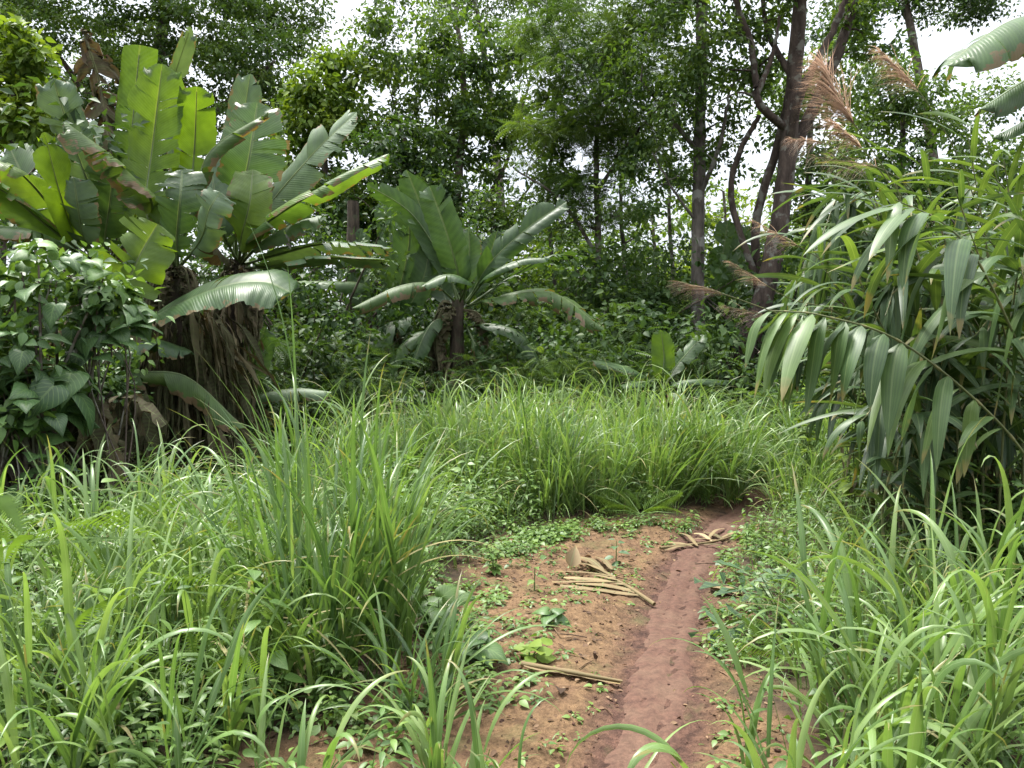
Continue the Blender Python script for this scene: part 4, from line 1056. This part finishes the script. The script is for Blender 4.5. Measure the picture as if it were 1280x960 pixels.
# ------------------------------------------------------------------ grass
def tussock_mesh(nb, h, w, r, seed_spread=.35, dry=.05, grav=(.35, 1.4), lean=.3, tint0=.5, segs=9):
    b = MB()
    nc = max(2, nb // 5)
    a = rng.random(nc) * 6.283
    q = np.sqrt(rng.random(nc)) * r
    cb = np.stack([np.cos(a) * q, np.sin(a) * q, -.03 + 0 * a], 1)
    az = a + rng.normal(0, .8, nc)
    ln = np.abs(rng.normal(0, lean, nc)) + .03
    hz = np.stack([np.cos(az), np.sin(az), 0 * az], 1)
    cd_ = nrm(hz * ln[:, None] + [0, 0, 1.])
    Lc = h * .52 * rng.uniform(.35, 1.15, nc)
    blades(b, cb, cd_, Lc, w * .3, .12, 4, .8, None, 'strip', np.clip(tint0 + .1 * rng.standard_normal(nc), 0, 1), 0)
    k = np.repeat(np.arange(nc), 5)
    t = np.tile(np.array([.06, .3, .55, .8, 1.0]), nc) * rng.uniform(.8, 1, nc * 5)
    base = cb[k] + cd_[k] * (t * Lc[k])[:, None]
    a2 = rng.random(len(k)) * 6.283
    sp = rng.uniform(.08, .5, len(k)) * np.where(t > .75, .5, 1)
    d = nrm(cd_[k] + np.stack([np.cos(a2), np.sin(a2), 0 * a2], 1) * sp[:, None])
    L = h * rng.uniform(.32, .72, len(k))
    blades(b, base, d, L, w * rng.uniform(.55, 1.2, len(k)), rng.uniform(*grav, len(k)), segs, .4, rng.normal(0, .7, len(k)), 'grass', np.clip(tint0 + .14 * rng.standard_normal(nc)[k] + .16 * rng.standard_normal(len(k)), 0, 1), 0, gp=rng.uniform(1.0, 3.6, len(k)))
    k = int(nb * dry)
    if k:
        a = rng.random(k) * 6.28
        blades(b, base[:k], np.stack([np.cos(a), np.sin(a), np.full(k, .6)], 1), h * .6 * rng.uniform(.5, 1, k), w * .7, 1.3, segs, .3, None, 'grass', rng.random(k), 1)
    return b
def tussock(label, x, y, nb, h, w, r, group, **kw):
    mbx = tussock_mesh(nb, h, w, r, **kw)
    o = mbx.build('grass_tussock', [M['grass'], M['grass_dry']])
    o.location = (x, y, float(gz(x, y)))
    return tag(o, label, 'grass tussock', group)
x, y = gpt(425, 830)
tussock('largest tussock of tall straight grass blades rising left of the bare soil', x, y, 330, 1.45, .027, .36, 'tall tussocks beside the clearing', grav=(.1, 1.1), lean=.24, tint0=.3, segs=12)
x, y = gpt(395, 700)
tussock('tall tussock just behind the largest one reaching up to the banana skirt', x, y, 170, 1.45, .027, .3, 'tall tussocks beside the clearing', grav=(.2, 1.9), lean=.2, tint0=.5, segs=12)
x, y = gpt(525, 905)
tussock('tussock of dark flattened blades leaning over the soil at the bottom', x, y, 70, .85, .024, .12, 'tall tussocks beside the clearing', grav=(.6, 1.5), lean=.6, tint0=.35, segs=10)
x, y = gpt(810, 628)
tussock('rounded dense tussock bulging over the path where it leaves the clearing', x, y, 430, 1.3, .022, .38, 'tall tussocks beside the clearing', grav=(.5, 1.8), lean=.4, tint0=.55)
# the band of tall grass behind the clearing
TG = 'tussocks of the tall grass band behind the clearing'
TL = 'tussock of long arching grass in the tall band behind the clearing'
tp = []
for (nb, h, lean, tt0) in ((230, 1.3, .3, .6), (190, 1.15, .4, .45), (210, 1.45, .22, .7), (170, 1.0, .4, .75)):
    o = tussock_mesh(nb, h, .022, .36, lean=lean * .8, grav=(.3, 2.2), tint0=tt0).build('grass_tussock', [M['grass'], M['grass_dry']])
    tp.append(tag(o, TL, 'grass tussock', TG))
n_used = 0
spots = []
while len(spots) < 84:
    Y = rng.uniform(6.9, 12.6)
    px = rng.uniform(430, 1040)
    x = xw(px, Y)
    if bare(np.array(x), np.array(Y)) > .05 or pdist(np.array(x), np.array(Y)) < .42 + .1 * rng.random(): continue
    if px < 620 and Y < 7.6: continue
    if any((x - a) ** 2 + (Y - b) ** 2 < .09 for a, b in spots): continue
    spots.append((x, Y))
for i, (x, y) in enumerate(spots):
    k = i % 4
    o = tp[k] if i < 4 else tp[k].copy()
    if i >= 4: COL.objects.link(o)
    o.location = (x, y, float(gz(x, y)))
    o.rotation_euler.z = rng.random() * 6.28
    s = rng.uniform(.6, 1.12) * (.82 if y < 7.6 else 1)
    o.scale = (s, s, s)
for (px, Yq, hh, tt0, lab) in ((690, 7.7, 1.3, .35, 'dark broad bladed clump rising behind the dry leaf strips'), (560, 8.4, 1.5, .7, 'light broad bladed clump in front of the centre banana plants'), (640, 9.2, 1.55, .5, 'tall broad bladed clump below the tattered banana leaf'),
        (900, 8.2, 1.25, .6, 'broad bladed clump right of the rounded dense tussock'), (480, 7.4, 1.35, .65, 'broad bladed clump between the left bananas and the grass band'), (740, 9.4, 1.05, .75, 'light broad bladed clump below the young banana sucker'), (960, 9.4, 1.3, .4, 'dark broad bladed clump beside the cane thicket')):
    tussock(lab, xw(px, Yq), Yq, 150, hh, .034, .26, 'broad bladed clumps in the grass band', lean=.3, grav=(.3, 2.3), tint0=tt0, segs=10)
# single tall shoots standing out at the left
for (px, Yq, hh, lab) in ((372, 6.3, 2.0, 'single tall grass shoot standing up against the dark bananas'), (390, 6.6, 1.6, 'shorter grass shoot beside the single tall one')):
    tussock(lab, xw(px, Yq), Yq, 14, hh * 1.12, .03, .05, 'tall shoots at the left', lean=.06, grav=(.05, .7), tint0=.7, dry=0)
# broad bladed grass in the right foreground
FG = 'broad bladed grass clumps in the right foreground'
for i, (px, Yq, nb, hh, lab) in enumerate(((1010, 2.35, 50, .75, 'broad bladed clump nearest the path at the bottom right'), (1130, 2.5, 46, .9, 'broad bladed clump in the middle of the right foreground'),
        (1240, 2.6, 46, 1.0, 'broad bladed clump against the right edge of the picture'), (1060, 3.1, 50, .85, 'clump behind the one nearest the path in the right foreground'),
        (1190, 3.4, 60, 1.0, 'clump with pale upright tips farthest back in the right foreground'), (1290, 3.3, 60, 1.05, 'clump at the right edge just under the cane thicket'), (1110, 3.9, 60, .8, 'thin bladed clump between the path and the cane thicket'))):
    tussock(lab, xw(px, Yq), Yq, int(nb * 1.5), hh * 1.12, .031, .26, FG, lean=.3, grav=(.4, 2.7), tint0=.62, segs=14)
# clumps in the left foreground
LG = 'grass clumps in the left foreground'
for i, (px, Yq, nb, hh, lab) in enumerate(((60, 2.6, 26, 1.0, 'clump of wide blades at the bottom left corner'), (180, 2.5, 16, .8, 'sparse clump standing among the small weeds at the bottom left'), (40, 3.6, 36, 1.05, 'clump of wide curving blades at the left edge'),
        (170, 3.4, 28, .95, 'clump of upright blades beside the fern at the left'), (290, 2.9, 18, .75, 'few upright blades in front of the small fern'), (350, 2.45, 14, .6, 'few bent blades at the bottom left of the bare soil'), (110, 4.6, 40, 1.0, 'clump of arching blades under the vine covered shrub'),
        (240, 4.4, 40, .95, 'clump of drooping blades left of the largest tussock'), (10, 5.2, 40, 1.0, 'clump of arching blades at the left edge under the dead thatch'), (640, 2.25, 12, .5, 'few short blades at the bottom middle of the picture'), (555, 2.5, 22, .62, 'dark green blades bending over the soil at the bottom'), (90, 3.0, 40, 1.0, 'dense clump of tall blades in front of the clump at the left edge'), (330, 5.2, 60, 1.1, 'clump behind the largest tussock toward the brown banana skirt'), (200, 5.6, 60, 1.0, 'arching clump in front of the brown banana skirt'), (100, 6.0, 50, .95, 'low clump below the climbing vine'), (490, 5.6, 60, 1.0, 'clump between the largest tussock and the tall grass band'), (250, 3.7, 36, 1.0, 'pale clump just left of the largest tussock'))):
    tussock(lab, xw(px, Yq), Yq, int(nb * 1.5), hh * 1.08, .03, .24 if nb > 28 else .09, LG, lean=.28, grav=(.3, 2.7), tint0=.6, segs=14)
LL = 'clump of arching grass blades crowding the weeds of the left foreground'
k = 0
while k < 26:
    Yq = rng.uniform(2.5, 6.2); px = rng.uniform(-30, 470)
    x = xw(px, Yq)
    if bare(np.array(x), np.array(Yq)) > .02: continue
    tussock(LL, x, Yq, int(rng.integers(35, 75)), rng.uniform(.6, .95), rng.uniform(.022, .032), .2, 'grass clumps among the left weeds', lean=.32, grav=(.4, 2.7), tint0=rng.uniform(.4, .8), segs=12, dry=.1)
    k += 1
def hero_blade(label, base, tip_dir, L, W, grav, tint):
    b = MB()
    blades(b, np.array([[0, 0, -.02]]), np.array([tip_dir]), L, W, grav, 16, .3, np.array([.3]), 'grass', np.array([tint]), gp=1.3)
    o = b.build('arching_grass', M['grass'])
    o.location = base
    tag(o, label, 'grass blade', 'single blades bending over the path')
hero_blade('long pale blade arching right over the foot of the path', G(xw(770, 2.3), 2.3), (.12, .1, 1), .75, .016, 2.1, .85)
hero_blade('wide pale blade bending from the right across the bottom corner', G(xw(1290, 2.0), 2.0), (-.5, .1, 1), .9, .026, 1.7, .9)
hero_blade('short blade leaning right at the bottom of the path', G(xw(700, 2.2), 2.2), (.3, .1, 1), .4, .014, .6, .7)
hero_blade('thin arching blade over the path near the dry leaf litter at its far end', G(*gpt(888, 720)), (.1, -.1, 1), .6, .016, 2.2, .9)
# fill of finer grass
def in_cover(x, y):
    return (bare(x, y) < .12) & (pdist(x, y) > .34)
def scatter_xy(n, f):
    out = []
    while sum(len(o) for o in out) < n:
        p = f(n)
        k = in_cover(p[:, 0], p[:, 1]) & (np.abs(p[:, 0]) < p[:, 1] * .85 + .9)
        out.append(p[k])
    return np.concatenate(out)[:n]
mb = MB()
p = scatter_xy(30000, lambda n: np.stack([rng.uniform(-9, 9, n), rng.uniform(1.9, 12.5, n)], 1))
rt = np.where(p[:, 0] > .9 + 0 * p[:, 1], 1.0, .0)
keep = (p[:, 1] > 6.6) | (rng.random(len(p)) < .16 + .5 * rt)
p = p[keep]; N = len(p)
a = rng.random(N) * 6.283
lnn = np.abs(rng.normal(0, .45, N))
hh = np.where(p[:, 1] > 6.6, rng.uniform(.2, .65, N), rng.uniform(.15, .5, N))
hh = np.where(pdist(p[:, 0], p[:, 1]) < .6, hh * .5, hh)
blades(mb, np.c_[p, gz(p[:, 0], p[:, 1]) - .02], np.stack([np.cos(a) * lnn, np.sin(a) * lnn, np.ones(N)], 1), hh, rng.uniform(.006, .013, N), rng.uniform(.5, 1.6, N), 5, .3, None, 'grass', np.clip(.6 + .25 * rng.standard_normal(N), 0, 1), gp=1.4)
tag(mb.build('meadow_grass', M['grass']), 'fine green grass filling the ground between the tussocks', 'grass', kind='stuff')

# ------------------------------------------------------------------ broad leaved weeds (ground cover)
mb = MB()
def weeds(p, hlo, hhi, nl, lo, hi, tint0, T):
    N = len(p)
    h = rng.uniform(hlo, hhi, N) * (1 - .6 * bare(p[:, 0], p[:, 1]))
    k = np.repeat(np.arange(N), nl)
    t = np.tile(np.linspace(.3, 1, nl), N)
    az = np.tile(np.arange(nl) * 2.4, N) + np.repeat(rng.random(N) * 6.28, nl)
    leanx, leany = rng.normal(0, .15, N), rng.normal(0, .15, N)
    base = np.stack([p[k, 0] + leanx[k] * t * h[k], p[k, 1] + leany[k] * t * h[k], gz(p[k, 0], p[k, 1]) + t * h[k]], 1)
    d = nrm(np.stack([np.cos(az), np.sin(az), -.2 + .5 * (t - .3)], 1) + .15 * rng.standard_normal((len(k), 3)))
    sz = rng.uniform(lo, hi, N)[k] * (1.15 - .5 * t) * rng.uniform(.7, 1.2, len(k))
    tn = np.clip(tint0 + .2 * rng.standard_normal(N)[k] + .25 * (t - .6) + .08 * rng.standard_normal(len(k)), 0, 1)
    scatter(mb, T, base + d * sz[:, None] * .35, d, nrm(np.array([0, 0, 1.]) + .28 * rng.standard_normal((len(k), 3))), sz, tn)
    q = np.stack([p[:, 0], p[:, 1], gz(p[:, 0], p[:, 1]) - .02], 1)
    blades(mb, q, np.stack([leanx, leany, np.ones(N)], 1), h * 1.02, .006, .02, 3, .5, None, 'grass', .3)
LS2 = T_ovate(.3, .06, .25)
left = lambda n: np.stack([rng.uniform(-6.5, .2, n), rng.uniform(2.9, 9.0, n)], 1)
NAR = T_ovate(.17, .05, .3, .4)
weeds(scatter_xy(1500, left), .2, .62, 14, .05, .12, .55, NAR)
weeds(scatter_xy(220, left), .25, .7, 12, .04, .08, .4, LS2)
weeds(scatter_xy(260, left), .3, .85, 7, .12, .2, .5, T_pinnate(4, .05, .28, .2))
weeds(scatter_xy(220, left), .3, .75, 8, .09, .15, .35, LS2)
weeds(scatter_xy(330, lambda n: np.stack([rng.uniform(-5, -.6, n), rng.uniform(2.0, 4.6, n)], 1)), .05, .18, 6, .04, .08, .35, T_ovate(.42, .04, .2, .45))
weeds(scatter_xy(650, lambda n: np.stack([rng.uniform(-2.2, 1.4, n), rng.uniform(6.0, 8.6, n)], 1)), .12, .45, 13, .04, .09, .65, NAR)
weeds(scatter_xy(550, lambda n: np.stack([rng.uniform(.8, 5.2, n), rng.uniform(2.4, 8.0, n)], 1)), .15, .45, 12, .05, .1, .5, NAR)
weeds(scatter_xy(350, lambda n: np.stack([rng.uniform(.8, 5.2, n), rng.uniform(2.4, 8.0, n)], 1)), .12, .4, 11, .04, .08, .4, LS2)
weeds(scatter_xy(120, lambda n: np.stack([rng.uniform(.8, 5.2, n), rng.uniform(2.4, 8.0, n)], 1)), .2, .45, 7, .1, .18, .5, T_pinnate(4, .05, .28, .2))
weeds(scatter_xy(260, lambda n: np.stack([rng.uniform(3.0, 5.2, n), rng.uniform(4.2, 6.4, n)], 1)), .35, .8, 13, .07, .13, .3, LS2)
weeds(scatter_xy(420, lambda n: np.stack([rng.uniform(-3.2, -.45, n), rng.uniform(2.1, 3.4, n)], 1)), .05, .2, 7, .035, .075, .4, T_ovate(.38, .04, .2, .42))
weeds(scatter_xy(260, lambda n: np.stack([rng.uniform(-3.2, -.4, n), rng.uniform(2.3, 3.6, n)], 1)), .15, .4, 11, .05, .1, .5, NAR)
tag(mb.build('ground_cover', M['weed']), 'dense low broad leaved weeds covering the ground on both sides of the path', 'weeds', kind='stuff')
# sparse tiny weeds on the bare soil
mb = MB()
q = np.stack([rng.uniform(-1.6, 2.4, 6000), rng.uniform(2.3, 8, 6000)], 1)
cl = .5 + .5 * np.sin(q[:, 0] * 4.1 + 2) * np.sin(q[:, 1] * 3.3) + .3 * rng.standard_normal(len(q))
q = q[inpoly(q[:, 0], q[:, 1], CLEAR) & (pdist(q[:, 0], q[:, 1]) > .24) & (cl > .8)]
weeds(q[:800], .01, .07, 6, .02, .055, .6, LS2)
N = min(len(q), 2200)
a = rng.random(N) * 6.283
q2 = q[:N] + rng.normal(0, .03, (N, 2))
blades(mb, np.c_[q2, gz(q2[:, 0], q2[:, 1]) - .005], np.stack([np.cos(a), np.sin(a), .3 + rng.random(N)], 1), rng.uniform(.03, .11, N), .005, 1.0, 4, .3, None, 'grass', rng.random(N))
# creeping weed patches breaking up the far and left edge of the soil
pc_ = [gpt(a + rng.normal(0, 14), b + rng.normal(0, 5)) for a, b in ((610, 690), (640, 676), (690, 664), (735, 660), (775, 658), (600, 705), (705, 672), (585, 745), (660, 668), (890, 655), (905, 672), (925, 700), (925, 760), (905, 720), (940, 830), (570, 800), (560, 880), (470, 905))]
pw_ = np.concatenate([c + rng.normal(0, .16, (26, 2)) for c in np.array(pc_)])
pw_ = pw_[pdist(pw_[:, 0], pw_[:, 1]) > .2]
weeds(pw_, .06, .24, 9, .03, .075, .55, LS2)
weeds(pw_[::3] + .03, .1, .3, 10, .04, .08, .6, T_ovate(.17, .05, .3, .4))
tag(mb.build('sparse_weeds', M['weed']), 'tiny weeds and grass seedlings dotted over the bare soil', 'weeds', kind='stuff')

# ------------------------------------------------------------------ ferns
def fern(label, base, fronds):
    root = empty('fern', base, label, 'fern', 'ferns among the weeds')
    for (d, n, L, dr) in fronds:
        b = MB()
        T = T_pinnate(24, .013, .19, dr)
        scatter(b, T, np.array([base]) + [0, 0, .02], np.array([d], float), np.array([n], float), np.array([L]), .9)
        b.build('frond', M['fern'], root)
def fr(az, up, L, dr=.35):
    return ((math.cos(az), math.sin(az), up), (0, -.75, .65), L, dr)
def Gh(px, Y, h): return G(xw(px, Y), Y) + [0, 0, h]
fern('fern with a long horizontal frond in the left weeds', Gh(25, 3.5, .62), [fr(.05, .12, .95, .2), fr(.5, .5, .7), fr(-.4, .3, .6), fr(2.6, .5, .6), fr(-1.3, .4, .5)])
fern('small bright fern in front of the largest tussock', Gh(255, 2.95, .26), [fr(.9, .8, .42), fr(.1, .5, .4), fr(2.2, .8, .4), fr(-.9, .4, .36), fr(3.3, .5, .36)])
fern('fern hidden low behind the long horizontal frond', Gh(170, 3.3, .45), [fr(.3, .45, .55), fr(1.4, .7, .5), fr(2.6, .5, .5), fr(-.5, .3, .5), fr(-1.6, .3, .45)])
fern('small fern at the right edge of the path', G(*gpt(985, 850)) + [0, 0, .05], [fr(2.9, .5, .34), fr(2.0, .7, .34), fr(.6, .6, .34), fr(-2.4, .4, .3), fr(-1.0, .4, .3)])
fern('pale fern at the far edge of the bare soil', G(*gpt(800, 655)) + [0, 0, .05], [fr(2.9, .6, .5), fr(2.0, .8, .45), fr(.3, .6, .5), fr(-2.4, .4, .4), fr(-1.0, .4, .4)])
fern('fern among the weeds at the far left', Gh(215, 4.7, .35), [fr(.2, .5, .7), fr(1.2, .7, .6), fr(2.9, .5, .6), fr(-.6, .3, .6), fr(-2., .3, .5)])

# ------------------------------------------------------------------ dry leaves on the ground
def gl(px, py, h=.0):
    p = gpt(px, py); return G(*p) + [0, 0, h]
def dry_strips(label, rib, strips, w, name='fallen_banana_leaf', tint=.42):
    root = empty(name, gl(*rib[0]), label, 'fallen leaf', 'dry fallen banana leaves')
    b = MB()
    c = catmull([gl(*p) + [0, 0, .03] for p in rib], 16)
    tube(b, c, np.linspace(.014, .006, 16), 6, tint)
    b.build('midrib', M['straw'], root)
    for (a, e, h) in strips:
        s = MB()
        A, B = gl(*a, .03), gl(*e, .02)
        n = 14
        cc = catmull([A, (A + B) / 2 + [0, rng.normal(0, .02), h * .5], B], n)
        T = nrm(np.gradient(cc, axis=0)); S = nrm(np.cross(T, [0, 0, 1.]))
        t = np.linspace(0, 1, n)
        ww = w * (.25 + .85 * np.sin(t * 3.1) ** .5) * rng.uniform(.8, 1.2) * (1 + .08 * rng.standard_normal(n)) * .5
        ro = rng.normal(0, .12) + rng.normal(0, .2) * t
        Sx = S * np.cos(ro)[:, None] + np.array([0, 0, 1.]) * np.sin(ro)[:, None]
        V = np.stack([cc - Sx * ww[:, None], cc + [0, 0, .003], cc + Sx * ww[:, None]], 1)
        V[..., 2] = np.maximum(V[..., 2], gz(V[..., 0], V[..., 1]) + .006)
        s.add(V, grid_faces(n, 3), np.clip(tint + .2 * rng.standard_normal(), 0, 1), np.stack(np.broadcast_arrays(np.array([0, .5, 1])[None], t[:, None]), -1))
        s.build('strip', M['straw'], root)
dry_strips('pile of parallel straw coloured leaf strips left of the path', [(818, 748), (785, 733), (745, 712), (735, 702)],
    [((800, 740), (700, 736), .01), ((793, 736), (712, 728), .02), ((783, 731), (705, 722), .03), ((775, 727), (715, 716), .03), ((768, 722), (695, 714), .04), ((760, 718), (712, 704), .05), ((755, 714), (725, 695), .05), ((765, 712), (745, 694), .06), ((797, 738), (720, 732), .04), ((778, 729), (690, 730), .02), ((770, 724), (722, 700), .03)], .042)
dry_strips('dry leaf pieces lying across the path at its far end', [(825, 684), (860, 680), (895, 676), (920, 668)],
    [((860, 680), (830, 684), .02), ((872, 682), (850, 664), .06), ((890, 676), (868, 662), .04), ((905, 674), (880, 660), .03), ((880, 680), (912, 684), .02), ((900, 672), (925, 660), .03), ((885, 672), (905, 655), .05), ((865, 681), (835, 676), .02), ((895, 675), (860, 672), .03)], .04)
dry_strips('long narrow dry leaf strip lying beside the path in the foreground', [(652, 840), (690, 848), (735, 855), (778, 860)], [((655, 842), (776, 860), .015)], .05)
dry_strips('single curled dry leaf right of the path', [(890, 727), (905, 733), (922, 739)], [((888, 726), (924, 740), .035)], .11)
def curled(label, px, py, sz, tint):
    b = MB()
    scatter(b, T_ovate(.38, .22, .3), np.array([[0, 0, .05]]), np.array([[.3, .2, .75]]), np.array([[.2, -1, .4]]), np.array([sz]), tint)
    o = b.build('curled_leaf', M['straw']); o.location = gl(px, py)
    tag(o, label, 'fallen leaf', 'dry fallen banana leaves')
curled('small curled dry leaf standing up beside the strip pile', 712, 712, .16, .75)
mb = MB(); n = 60
b_ = gl(684, 705)
pp = np.array([b_]) + rng.normal(0, 1, (1, 3)) * 0
# twigs and leaf crumbs
mb = MB(); n = 2300
q = np.stack([rng.uniform(-2.0, 2.6, n * 3), rng.uniform(2.3, 8, n * 3)], 1)
q = q[(bare(q[:, 0], q[:, 1]) > .1)][:n]
q = q[(pdist(q[:, 0], q[:, 1]) > .17) | (rng.random(len(q)) < .18)]
n = len(q)
d = rdir(n) * [1, 1, .15]
scatter(mb, T_ovate(.26, .12, .1), np.c_[q, gz(q[:, 0], q[:, 1]) + .008], nrm(d), nrm(np.array([0, 0, 1.]) + .35 * rng.standard_normal((n, 3))), np.exp(rng.normal(-3.95, .5, n)), rng.random(n))
for k in range(110):
    p = q[rng.integers(n)]; a = rng.random() * 6.28; L = rng.uniform(.04, .16)
    e = np.array([math.cos(a), math.sin(a), 0]) * L
    p3 = G(*p) + [0, 0, .008]
    tube(mb, [p3, p3 + e * .5 + [0, 0, .004], p3 + e], .003, 4, rng.random())
tag(mb.build('leaf_litter', M['litter']), 'small dead leaf crumbs and twigs scattered over the bare soil', 'leaf litter', kind='stuff')
# soil clods
def ico():
    t = (1 + 5 ** .5) / 2
    v = nrm(np.array([[-1, t, 0], [1, t, 0], [-1, -t, 0], [1, -t, 0], [0, -1, t], [0, 1, t], [0, -1, -t], [0, 1, -t], [t, 0, -1], [t, 0, 1], [-t, 0, -1], [-t, 0, 1]], float))
    f = np.array([[0, 11, 5], [0, 5, 1], [0, 1, 7], [0, 7, 10], [0, 10, 11], [1, 5, 9], [5, 11, 4], [11, 10, 2], [10, 7, 6], [7, 1, 8], [3, 9, 4], [3, 4, 2], [3, 2, 6], [3, 6, 8], [3, 8, 9], [4, 9, 5], [2, 4, 11], [6, 2, 10], [8, 6, 7], [9, 8, 1]])
    return v, [f], np.zeros((12, 2))
mb = MB(); n = 2600
q = np.stack([rng.uniform(-2.0, 2.6, n * 2), rng.uniform(2.2, 8, n * 2)], 1)
q = q[(bare(q[:, 0], q[:, 1]) > .1)]
q = q[(pdist(q[:, 0], q[:, 1]) > .15) | (rng.random(len(q)) < .3)][:n]
n = len(q)
ic = ico()
scatter(mb, (ic[0] * [1, .8, .6], ic[1], ic[2]), np.c_[q, gz(q[:, 0], q[:, 1]) + .002], nrm(rdir(n) * [1, 1, .1]), nrm(np.array([0, 0, 1.]) + .2 * rng.standard_normal((n, 3))), np.exp(rng.normal(-5.5, .5, n)), 1.0)
tag(mb.build('soil_clods', M['soil'], smooth=False), 'crumbs and small clods of earth on the bare soil', 'soil crumbs', kind='stuff')

# ------------------------------------------------------------------ light, sky, camera
SUN_EL, SUN_AZ = R(66), R(-50)          # azimuth measured from +Y towards +X
w = bpy.data.worlds.new('World'); SC.world = w; w.use_nodes = True
nt = w.node_tree; nt.nodes.clear()
sky = nt.nodes.new('ShaderNodeTexSky'); sky.sky_type = 'NISHITA'; sky.sun_disc = False
sky.sun_elevation = SUN_EL; sky.sun_rotation = SUN_AZ; sky.dust_density = 4; sky.air_density = 1.2
tc = nt.nodes.new('ShaderNodeTexCoord')
nz = noise(nt, 2.2, 6, tc.outputs['Generated'])
cloud = ramp(nt, nz, [(.3, (7.2, 7.5, 8.0)), (.7, (10.5, 10.6, 10.8))])
sp = N_(nt, 'ShaderNodeSeparateXYZ'); nt.links.new(tc.outputs['Generated'], sp.inputs[0])
grad = ramp(nt, sp.outputs[2], [(0, (.36, .37, .385)), (.4, (.56, .57, .585)), (1, (1.9, 1.88, 1.84))])   # an overcast sky is brightest overhead
cl = mixc(nt, .88, sky.outputs[0], mixc(nt, 1, cloud, grad, 'MULTIPLY'))
bg = nt.nodes.new('ShaderNodeBackground'); bg.inputs['Strength'].default_value = .07
nt.links.new(cl, bg.inputs[0])
wo = nt.nodes.new('ShaderNodeOutputWorld'); nt.links.new(bg.outputs[0], wo.inputs[0])
sd = bpy.data.lights.new('sun', 'SUN'); sd.energy = 2.2; sd.angle = R(16); sd.color = (1, .96, .9)
so = bpy.data.objects.new('sun', sd); COL.objects.link(so)
sdir = np.array([math.sin(SUN_AZ) * math.cos(SUN_EL), math.cos(SUN_AZ) * math.cos(SUN_EL), math.sin(SUN_EL)])
from mathutils import Vector
so.rotation_euler = Vector([-c for c in sdir]).to_track_quat('-Z', 'Y').to_euler()
so.location = (0, 0, 20)
cd = bpy.data.cameras.new('camera'); cd.sensor_width = 36; cd.lens = 36 * FPX / 1280; cd.clip_end = 2000; cd.clip_start = .05
co = bpy.data.objects.new('camera', cd); COL.objects.link(co)
co.location = (0, 0, HCAM); co.rotation_euler = (math.pi / 2 - TH, 0, 0)
SC.camera = co
SC.view_settings.view_transform = 'Standard'; SC.view_settings.look = 'None'
SC.view_settings.exposure = 2.15; SC.view_settings.gamma = 1
cy = SC.cycles
cy.max_bounces = 6; cy.diffuse_bounces = 4; cy.glossy_bounces = 2; cy.transmission_bounces = 4; cy.transparent_max_bounces = 4
cy.use_denoising = True
cy.caustics_reflective = False; cy.caustics_refractive = False
cy.sample_clamp_indirect = 6
